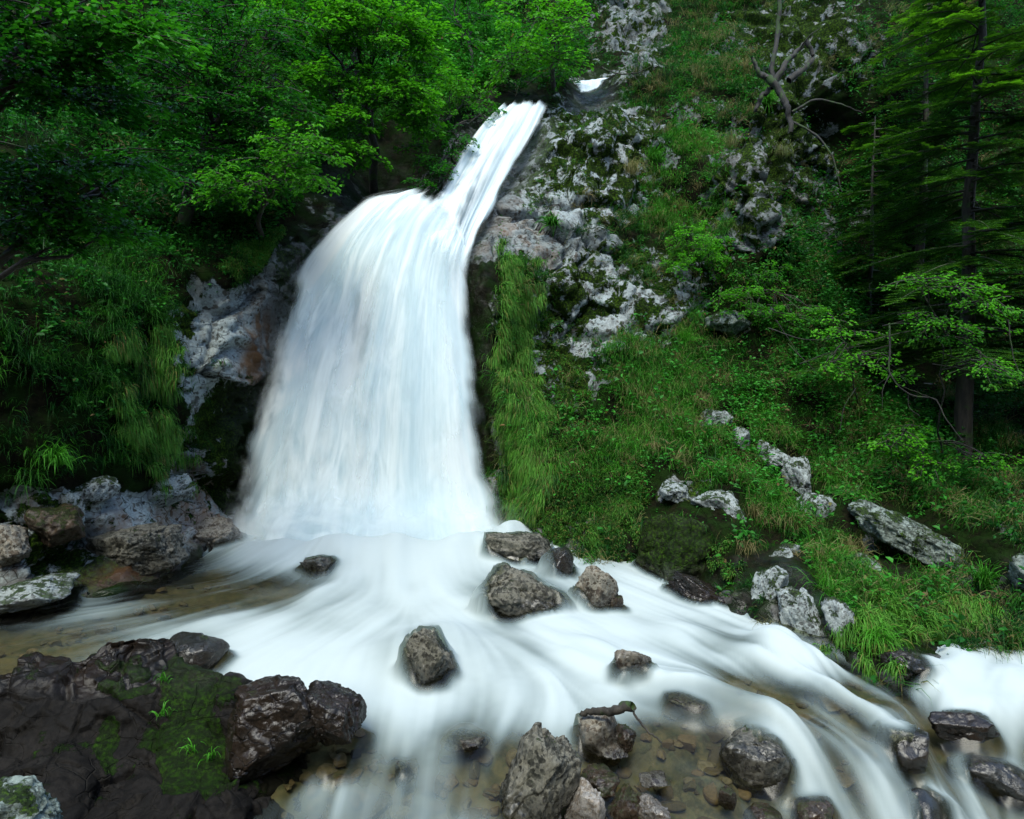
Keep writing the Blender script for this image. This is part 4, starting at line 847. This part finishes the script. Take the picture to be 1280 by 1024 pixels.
def leafy_tree(name, label, lobes, foot, lsz, seed, mat, nleaf=46, L=.6, trunk=.05, cat='tree', tone=.45, group=None, droop=.4, ndir=None, wid=.42):
    """lobes: (px,py,Y,rx px,ry px,depth m,count,tone)"""
    r = np.random.default_rng(seed); foot = np.asarray(foot, float)
    e = empty(name, tuple(foot), label, cat, group); cr, br = MB(), MB(); cs_ = []
    for px, py, Y, rx, ry, dp, cnt, tn in lobes:
        c = P(px, py, Y); cs_.append(c)
    top = np.mean(cs_, 0); trk = curve3(foot, top + [0, .2, .1], 0, 10, .03, r); V, f = tube(trk, np.linspace(trunk, trunk * .35, 10), 7, .15); tb = MB().add(V, f)
    for (px, py, Y, rx, ry, dp, cnt, tn), c in zip(lobes, cs_):
        k = Y / F; a = trk[r.integers(4, 9)]; lm = curve3(a, c + [0, dp * .3, 0], .1, 8, .05, r); V, f = tube(lm, np.linspace(trunk * .5, .008, 8), 5); br.add(V, f)
        for _ in range(cnt):
            q_ = r.normal(size=3); q_ /= np.linalg.norm(q_); q_ *= r.random() ** .4; q_[1] -= .15
            s_ = c + q_ * [rx * k, dp, ry * k]
            d = q_ * [1, 1, .25] + r.normal(0, .45, 3) * [1, 1, .3] + np.array([0, -.5, -.05]); 
            if ndir is not None: d = d + np.array(ndir)
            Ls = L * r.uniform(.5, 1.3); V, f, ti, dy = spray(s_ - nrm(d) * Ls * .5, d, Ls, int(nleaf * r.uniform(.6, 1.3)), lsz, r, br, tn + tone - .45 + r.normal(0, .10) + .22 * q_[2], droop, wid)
            cr.add(V, f, tint=ti, dry=dy)
            if r.random() < .35:
                j = r.integers(2, 8); V, f = tube(curve3(lm[j], s_ - nrm(d) * Ls * .5, .03, 5, .05, r), np.linspace(.008, .004, 5), 4); br.add(V, f)
    o = -Vector(foot)
    for nm, b, m in (('crown', cr, mat), ('trunk', tb, M_bark), ('branches', br, M_bark)):
        x = b.build(nm, m, e); x.location = o
    return e
def foot(px, py): p, n, _ = on_hill(px, py, -.05); return p
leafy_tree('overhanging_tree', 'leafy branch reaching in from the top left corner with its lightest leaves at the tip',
  [(20,20,5.2,130,40,.5,26,.25),(120,45,5.3,90,22,.35,24,.55),(185,45,5.4,46,14,.2,13,.9),(40,100,5.4,120,40,.5,26,.2),(-80,60,5.3,120,90,.5,26,.2),(30,-90,5.4,160,60,.7,40,.25),(60,-260,5.6,240,90,1.,60,.3),(200,-180,6.2,140,60,.9,40,.3),(120,120,5.6,70,30,.4,12,.25)], P(-330,420,6.0), .062, 401, M_leafA, 46, .5, .09, ndir=(1.0, -.1, 0))  # highest lobes are out of view, added to shade the left side
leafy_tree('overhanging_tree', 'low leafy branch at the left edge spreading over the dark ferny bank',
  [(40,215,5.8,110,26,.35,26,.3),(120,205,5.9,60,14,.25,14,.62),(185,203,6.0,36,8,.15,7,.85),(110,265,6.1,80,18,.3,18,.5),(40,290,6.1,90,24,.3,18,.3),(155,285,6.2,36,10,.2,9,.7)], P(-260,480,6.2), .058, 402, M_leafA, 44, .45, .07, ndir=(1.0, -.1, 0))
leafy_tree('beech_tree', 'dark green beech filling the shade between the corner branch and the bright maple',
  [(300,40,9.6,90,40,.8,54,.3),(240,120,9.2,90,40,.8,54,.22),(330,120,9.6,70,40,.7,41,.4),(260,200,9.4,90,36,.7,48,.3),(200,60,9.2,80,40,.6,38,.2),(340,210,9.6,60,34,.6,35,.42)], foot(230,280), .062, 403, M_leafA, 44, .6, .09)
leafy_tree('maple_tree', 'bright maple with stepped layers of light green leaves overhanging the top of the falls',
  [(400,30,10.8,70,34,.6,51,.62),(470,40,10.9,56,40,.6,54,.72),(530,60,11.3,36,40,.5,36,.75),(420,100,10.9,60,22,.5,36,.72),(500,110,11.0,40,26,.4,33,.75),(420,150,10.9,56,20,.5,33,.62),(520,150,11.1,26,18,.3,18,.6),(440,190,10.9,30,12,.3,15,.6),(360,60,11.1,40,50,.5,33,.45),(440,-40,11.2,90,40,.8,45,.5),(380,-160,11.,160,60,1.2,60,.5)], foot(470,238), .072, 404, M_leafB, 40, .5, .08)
leafy_tree('hazel_bush', 'hazel bush above the left bank with light green leaf tips near the rock rim',
  [(380,180,8.6,50,20,.4,20,.6),(340,205,8.6,50,18,.4,12,.62),(300,235,8.5,46,16,.4,12,.5),(390,225,8.7,30,14,.3,10,.7),(270,230,8.5,50,24,.4,14,.4)], foot(330,290), .058, 405, M_leafB, 40, .4, .04, cat='bush')
leafy_tree('maple_sapling', 'airy yellow green sapling at the top centre in front of the far crag',
  [(660,20,13.4,46,36,.8,26,.85),(700,60,13.2,34,34,.6,24,.9),(640,70,13.6,36,30,.6,16,.7),(715,20,13.4,34,30,.6,16,.85),(690,-50,13.6,70,40,.8,18,.7)], foot(690,110), .075, 406, M_leafB, 34, .6, .05, cat='tree')
leafy_tree('hillside_tree', 'green tree standing on the far slope left of the yellow green sapling',
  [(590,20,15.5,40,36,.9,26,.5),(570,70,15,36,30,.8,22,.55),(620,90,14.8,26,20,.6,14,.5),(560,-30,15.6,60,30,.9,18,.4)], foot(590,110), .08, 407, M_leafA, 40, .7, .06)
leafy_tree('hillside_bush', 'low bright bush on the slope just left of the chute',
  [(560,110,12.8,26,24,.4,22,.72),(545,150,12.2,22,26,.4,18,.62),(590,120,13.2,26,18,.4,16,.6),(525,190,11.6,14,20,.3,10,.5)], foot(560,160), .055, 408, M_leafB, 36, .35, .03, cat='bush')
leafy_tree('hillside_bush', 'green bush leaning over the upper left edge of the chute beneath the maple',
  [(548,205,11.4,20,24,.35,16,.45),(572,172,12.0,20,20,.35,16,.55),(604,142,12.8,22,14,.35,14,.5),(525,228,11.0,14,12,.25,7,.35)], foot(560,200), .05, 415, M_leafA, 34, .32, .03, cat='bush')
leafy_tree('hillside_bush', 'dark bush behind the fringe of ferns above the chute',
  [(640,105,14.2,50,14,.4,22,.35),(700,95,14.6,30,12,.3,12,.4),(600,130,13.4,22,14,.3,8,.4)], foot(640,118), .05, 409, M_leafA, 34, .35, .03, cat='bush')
leafy_tree('hillside_bush', 'rounded bright green bush growing on the grassy ledge of the rock wall',
  [(868,300,11.3,34,24,.4,34,.75),(850,330,11.2,22,14,.3,12,.6),(895,320,11.3,20,16,.3,14,.6)], foot(870,345), .035, 410, M_leafB, 60, .26, .02, cat='bush')
leafy_tree('hillside_bush', 'green bush in the dark hollow right of the bright ledge bush',
  [(935,375,10.9,40,20,.4,26,.5),(990,390,10.9,40,20,.4,20,.42),(960,340,11.2,40,16,.4,14,.3)], foot(950,400), .04, 411, M_leafB, 50, .3, .02, cat='bush')
leafy_tree('sapling', 'thin sapling with pale leaves leaning over the grassy slope below the fir',
  [(1060,415,9.3,50,12,.3,9,.75),(1085,445,9.2,40,14,.3,10,.78),(1040,455,9.2,40,10,.3,6,.7),(1120,470,9.0,30,10,.25,6,.7),(1050,400,9.5,20,12,.2,4,.8)], foot(1080,505), .045, 412, M_leafB, 24, .36, .012)
leafy_tree('sapling', 'low leafy sapling at the dark edge of the wood on the right',
  [(1130,540,8.8,30,12,.3,9,.62),(1110,560,8.7,30,12,.3,8,.55),(1220,570,8.4,40,14,.3,10,.5),(1160,580,8.5,30,12,.3,8,.6)], foot(1130,590), .045, 413, M_leafB, 26, .32, .012)
leafy_tree('sapling', 'pale leafy twigs hanging across the dark trunk of the fir',
  [(1150,350,8.4,34,12,.25,10,.55),(1200,360,8.3,50,14,.25,13,.62),(1190,410,8.3,60,14,.3,14,.45),(1240,455,8.0,50,14,.3,14,.5),(1240,380,8.2,40,12,.25,9,.7),(1150,395,8.5,40,14,.25,10,.4)], foot(1180,580), .042, 414, M_leafB, 30, .42, .015)

def fir(name, label, foot_, H_, rad, seed, nb=80, tipt=.35, trunk=.12, bright=None, low=.0, cat='fir tree', lean=(0, 0), ycap=9.):
    r = np.random.default_rng(seed); foot_ = np.asarray(foot_, float); e = empty(name, tuple(foot_), label, cat)
    top = foot_ + np.array([lean[0], lean[1], H_]); tr = curve3(foot_ - [0, 0, .2], top, 0, 12, .004, r); V, f = tube(tr, np.linspace(trunk, trunk * .15, 12), 9, .1)
    tb = MB().add(V, f); br = MB(); cr = MB()
    for i in range(nb):
        h = low + (1 - low) * (i + r.random()) / nb; L = rad * (1 - .8 * h) * r.uniform(.65, 1.15) + .2; az = r.uniform(0, 2 * math.pi)
        a = foot_ * (1 - h) + top * h; d = np.array([math.cos(az), math.sin(az), 0]); n = 8; t = np.linspace(0, 1, n)
        m = a + d * (t * L)[:, None]; m[:, 2] += L * (.06 * t - .38 * t ** 2 + .12 * t ** 3)
        V, f = tube(m, np.linspace(.018, .003, n), 4); br.add(V, f)
        s = np.cross(d, [0, 0, 1.]); nt_ = int(18 + 19 * L)
        for k in range(nt_):
            tk = .12 + .88 * k / nt_; ix = tk * (n - 1); j = min(int(ix), n - 2); c = m[j] * (1 - ix + j) + m[j + 1] * (ix - j)
            sg = 1 if k % 2 else -1; tl = (.1 + .32 * L * (1 - tk) ** .8 * .8) * r.uniform(.7, 1.2)
            td = nrm(s * sg * .9 + d * .8 + np.array([0, 0, -.18 + r.normal(0, .1)])); nn = int(12 + tl * 80)
            q_ = np.linspace(.02, 1, nn)[:, None]; base = c + td * q_ * tl; sd2 = np.where(np.arange(nn) % 2, 1., -1.)[:, None]; sv = nrm(np.cross(td, [0, 0, 1.]))
            nd = nrm(sv * sd2 * .9 + td * .7 + r.normal(0, .15, (nn, 3))); Ln = np.full(nn, .040) * r.uniform(.7, 1.2, nn)
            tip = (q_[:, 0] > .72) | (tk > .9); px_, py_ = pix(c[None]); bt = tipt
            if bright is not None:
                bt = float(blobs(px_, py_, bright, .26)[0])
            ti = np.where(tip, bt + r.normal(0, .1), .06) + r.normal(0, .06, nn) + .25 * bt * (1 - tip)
            V, f, t1, t2 = leaves(base, nd, np.tile([0, 0, 1.], (nn, 1)), Ln, np.full(nn, .014), ti, .1); cr.add(V, f, tint=t1, dry=t2)
    for nm, b, mm in (('crown', cr, M_fir), ('trunk', tb, M_bark), ('branches', br, M_bark)):
        x = b.build(nm, mm, e); x.location = -Vector(foot_)
    return e
BR = [(1200,60,60,50,40,1.1),(1120,20,60,30,0,.8),(1100,60,50,30,0,.7),(1270,90,40,30,0,.9),(1180,190,40,16,0,.5),(1230,360,50,30,0,.6),(1060,155,50,20,0,.5),(1080,170,40,20,0,.5),(1040,330,30,20,0,.3)]
fir('fir_tree', 'tall fir with dark trunk and yellow green branch tips on the right', foot(1205,562), 8.2, 2.7, 501, 115, .2, .13, BR, .16)
fir('fir_tree', 'slender young fir with dull needles left of the tall fir', foot(1095,470), 4.6, 1.3, 502, 60, .2, .06, BR, .1)
fir('fir_tree', 'dark fir at the very right edge of the photo', foot(1330,560), 9., 2.2, 503, 80, .1, .16, BR, .15)
fir('fir_tree', 'shadowy fir standing behind the tall fir', foot(1150,440), 7., 1.9, 504, 70, .08, .12, BR, .1)

# ================================================================== DEAD WOOD
def limb(name, label, paths, mat, cat='branch', part='twig'):
    """paths: list of (points as (px,py,Y), radius start, radius end); the first is the stem, the others its parts"""
    r = np.random.default_rng(len(label)); base = P(*paths[0][0][0]); root = None
    for q_, ra, rb in paths:
        pts = catmull([P(*a) for a in q_], 4 * len(q_)); n = len(pts); pts = pts + r.normal(0, ra * .25, pts.shape)
        V, f = tube(pts, np.linspace(ra, rb, n), 8, .35)
        if root is None: root = tag(mesh(name, V, f, mat, loc=base), label, cat)
        else: o = mesh(part, V - base, f, mat, root)
    return root
limb('dead_tree', 'broken mossy dead tree clinging to the rock column at the top right',
 [([(975,-20,12.6),(972,40,12.6),(966,80,12.5),(965,110,12.4)], .032, .04), ([(962,98,12.3),(975,115,12.2),(985,140,12.1),(990,165,12.0)], .065, .035), ([(965,105,12.3),(980,85,12.3),(995,65,12.5),(1008,52,12.7)], .055, .025),
  ([(1008,52,12.6),(1016,70,12.6),(1000,90,12.5),(985,100,12.4)], .035, .055), ([(990,140,12.1),(1020,125,12.0),(1050,130,11.9),(1080,142,11.9)], .022, .008), ([(985,150,12.1),(1015,165,11.9),(1040,195,11.7),(1052,240,11.6)], .02, .007), ([(1000,60,12.5),(1012,45,12.3),(1028,33,12.2)], .014, .005),
  ([(960,100,12.4),(945,85,12.5),(940,70,12.5)], .06, .02), ([(962,112,12.4),(950,125,12.4),(945,140,12.4)], .05, .03)], M_dead, 'dead tree', 'branch')
limb('dead_branch', 'bare grey forked branch hanging from the fir over the slope', [([(1112,405,8.9),(1112,440,8.7),(1113,468,8.6),(1135,492,8.5),(1170,500,8.4),(1180,520,8.3),(1203,550,8.2)], .012, .006), ([(1135,492,8.5),(1137,510,8.5),(1150,520,8.4)], .007, .003), ([(1113,468,8.6),(1104,485,8.6),(1103,510,8.6)], .007, .003), ([(1170,500,8.4),(1140,488,8.3),(1120,480,8.2)], .006, .003)], M_dead)
limb('dead_branch', 'thin bare twigs crossing the shade near the right edge', [([(1260,400,8.2),(1268,450,8.1),(1280,480,8.0)], .009, .004), ([(1175,440,8.4),(1210,455,8.3),(1240,480,8.2)], .006, .003), ([(1165,455,8.4),(1200,460,8.3)], .006, .003)], M_dead)
limb('dead_branch', 'thin dry twigs sagging from the left edge of the photo', [([(-20,170,6.4),(20,182,6.4),(60,190,6.5),(90,195,6.6)], .006, .003), ([(-20,195,6.3),(25,215,6.4),(60,235,6.5)], .007, .003), ([(32,150,6.3),(36,210,6.4),(45,270,6.5)], .005, .003)], M_dead)
limb('dead_branch', 'dark twig poking over the top of the rock face beside the upper step of water', [([(752,85,13.6),(775,92,13.4),(800,90,13.2),(815,82,13.0)], .016, .007), ([(790,92,13.3),(800,104,13.2)], .008, .004)], M_bark)
limb('driftwood', 'black knobbly snag with a thin pale stick lying on the stones in the shallows', [([tuple([725,893,4.55]),(748,888,4.5),(765,890,4.46),(778,884,4.44),(792,883,4.42)], .018, .034), ([(788,886,4.42),(800,903,4.38),(812,916,4.33),(828,928,4.28)], .008, .005)], M_bark, 'driftwood', 'stick')
limb('dead_branch', 'dry fallen twigs tangled on the upper slope', [([(960,410,9.9),(1010,425,9.7),(1060,420,9.6)], .008, .004), ([(1000,455,9.6),(1040,440,9.5),(1080,432,9.4)], .008, .003), ([(985,430,9.8),(1020,465,9.5)], .006, .003), ([(970,400,10),(1000,445,9.7)], .005, .003), ([(1070,485,9.2),(1055,510,9.1),(1050,540,9.0)], .007, .003)], M_dead)

# ================================================================== SINGLE TUFTS
def tuft(label, px, py, L, nb, tone, dry, droop, seed, wd=.006, spread=.45, at=None, name='grass_tuft', group='single tufts of grass on the banks and boulders'):
    r = np.random.default_rng(seed)
    if at is None: p, n_, _ = on_hill(px, py, .02)
    else: p, n_ = np.array(at), np.array([0, -.4, .9])
    N = nb; root = p + r.normal(0, .03 * L / .25, (N, 3)) * [1, .6, .4]; d0 = nrm(n_ * .6 + np.array([0, 0, .9]) + r.normal(0, spread, (N, 3)))
    V, f, ti, dy = blades(root, d0, L * r.uniform(.5, 1.2, N), np.full(N, wd) * r.uniform(.7, 1.3, N), droop * r.uniform(.6, 1.3, N), np.clip(tone + r.normal(0, .15, N), 0, 1), np.clip(dry * r.uniform(.6, 1.2, N), 0, 1), r, 5)
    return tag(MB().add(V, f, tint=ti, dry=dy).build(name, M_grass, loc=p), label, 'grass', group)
tuft('straw coloured tuft drooping over the lower slope above the spreading green tuft', 1062, 690, .42, 120, .5, .9, 2.4, 1)
tuft('pale dry tuft lying on the grey green slab', 1165, 716, .38, 110, .5, .8, 2.2, 2)
tuft('wide spreading green tuft above the lichen rock by the rapids', 1040, 738, .42, 170, .7, 0, 1.8, 3)
tuft('dark green spiky tuft in the middle of the lower right bank', 1112, 752, .40, 120, .25, 0, 1.5, 4, .008)
tuft('lush green tuft near the right edge of the bank', 1225, 735, .36, 150, .55, 0, 1.3, 5, .009)
tuft('dry whitish tuft hanging from the grassy ledge right of the speckled rock face', 792, 212, .55, 120, .5, .85, 3, 6)
tuft('green tuft on the ledge right of the speckled rock face', 822, 205, .45, 160, .6, 0, 1.3, 7, .008)
tuft('grey dry tuft hanging over the top of the rock column', 915, 180, .55, 130, .4, .7, 3, 8)
tuft('grey green beard of grass on the right flank of the rock column', 985, 195, .5, 110, .3, .55, 3, 9)
tuft('bright green blades at the foot of the dead tree', 960, 125, .4, 150, .85, 0, 1.2, 10, .010)
tuft('broad leaved green tuft on the clean rock right of the chute', 690, 285, .32, 90, .55, 0, 1.6, 11, .018)
tuft('light green tuft on the slope left of the upper rib', 858, 425, .4, 170, .85, 0, 1.1, 12)
tuft('bright tuft dangling at the left bank above the banded rock', 178, 440, .36, 130, .95, 0, 2.2, 13)
tuft('bright drooping blades over the pale rocks on the far left', 72, 580, .34, 90, .9, 0, 2.2, 14, .014)
tuft('bright drooping blades just right of the far left ones', 88, 572, .34, 60, .95, 0, 2.4, 15, .012)
tuft('brown dead fern fronds hanging on the shady left bank', 190, 245, .5, 70, .5, 1., 2.6, 16, .012)
tuft('brown dead blades on the dark bank left of the hazel bush', 160, 190, .4, 50, .5, 1., 2.6, 17, .01)
tuft('fresh yellow green tuft at the waterline near the toe of the bank', 1095, 812, .34, 160, 1., 0, 2.2, 18, .007)
tuft('brown dry leaves on the ledge high above the pool', 1000, 690, .22, 60, .4, 1., 2.5, 19, .006)
tuft('straw tuft in the middle of the slope', 880, 500, .3, 90, .4, .8, 2.2, 20)
tuft('dry tuft beside the tiny pointed rock', 945, 640, .3, 90, .3, .75, 2.2, 21)
# tufts on the mossy boulder: stand them on its surface
import mathutils
def on_obj(o, px, py):
    bpy.context.view_layer.update(); a = P(px, py, 1.); c = Vector((0, 0, CZ)); d = (Vector(a) - c).normalized(); m = o.matrix_world.inverted()
    hit, loc, n, _ = o.ray_cast(m @ c, (m.to_3x3() @ d).normalized()); return (o.matrix_world @ loc) if hit else None
mb_ = oo
for k, (px, py, lb) in enumerate([(206, 852, 'topmost small tuft on the mossy flank'), (204, 895, 'thin pale sprig low on the mossy flank of the black outcrop'), (240, 940, 'leafy bright sprig near the foot of the mossy flank'), (262, 950, 'drooping tuft at the lower right of the mossy flank')]):
    h = on_obj(mb_, px, py)
    if h: tuft(lb, 0, 0, .13, 14, .95, 0, 2., 60 + k, .006, .5, at=tuple(h))

# pebbles on the stream bed
def pebbles():
    r = np.random.default_rng(77); D, Fc = ICO3; b = MB(); 
    for k in range(1000):
        px, py = r.uniform(300, 1100), r.uniform(870, 1090); p = PZ(px, py, -.5)
        if k > 850: p = PZ(r.uniform(-60, 330), r.uniform(735, 830), -.15)
        xi = int((p[0] - BX[0, 0]) / (BX[0, 1] - BX[0, 0])); yi = int((p[1] - BY[0, 0]) / (BY[1, 0] - BY[0, 0]))
        if not (0 <= xi < 420 and 0 <= yi < 330): continue
        s_ = min(r.lognormal(-3.45, .55), .085); s_ = min(s_, max(.01, .55 * (water_z(p[0], p[1]) - BZ[yi, xi] - .04))); N = nrm(r.normal(size=(8, 3))); c = np.maximum(D @ N.T, .1); rr = np.minimum((r.uniform(.6, .95, 8)[None] / c).min(1), 1.3)
        V = D * rr[:, None] * s_ * r.uniform(.6, 1.4, 3) * [1, 1, .6] + [p[0], p[1], BZ[yi, xi] + .3 * s_]
        b.add(V, Fc, shade=r.random(), warm=r.random())
    t = NT('pebbles'); n = t.noise(40, 6, .7)
    col = t.mix(t.attr('shade'), C(.045, .04, .03), C(.20, .165, .12)); col = t.mix(t.math('MULTIPLY', t.attr('warm'), .6), col, C(.17, .10, .05)); col = t.mix(t.ramp(n, .4, .7, 0, .5), col, C(.03, .03, .02))
    t.set(t.out.inputs[0], t.n('BsdfPrincipled', {'Base Color': col, 'Roughness': .7, 'Specular IOR Level': .1}))
    return b.build('pebbles', t.m, smooth=False)
ICO3 = ico(3); tag(pebbles(), kind='stuff')
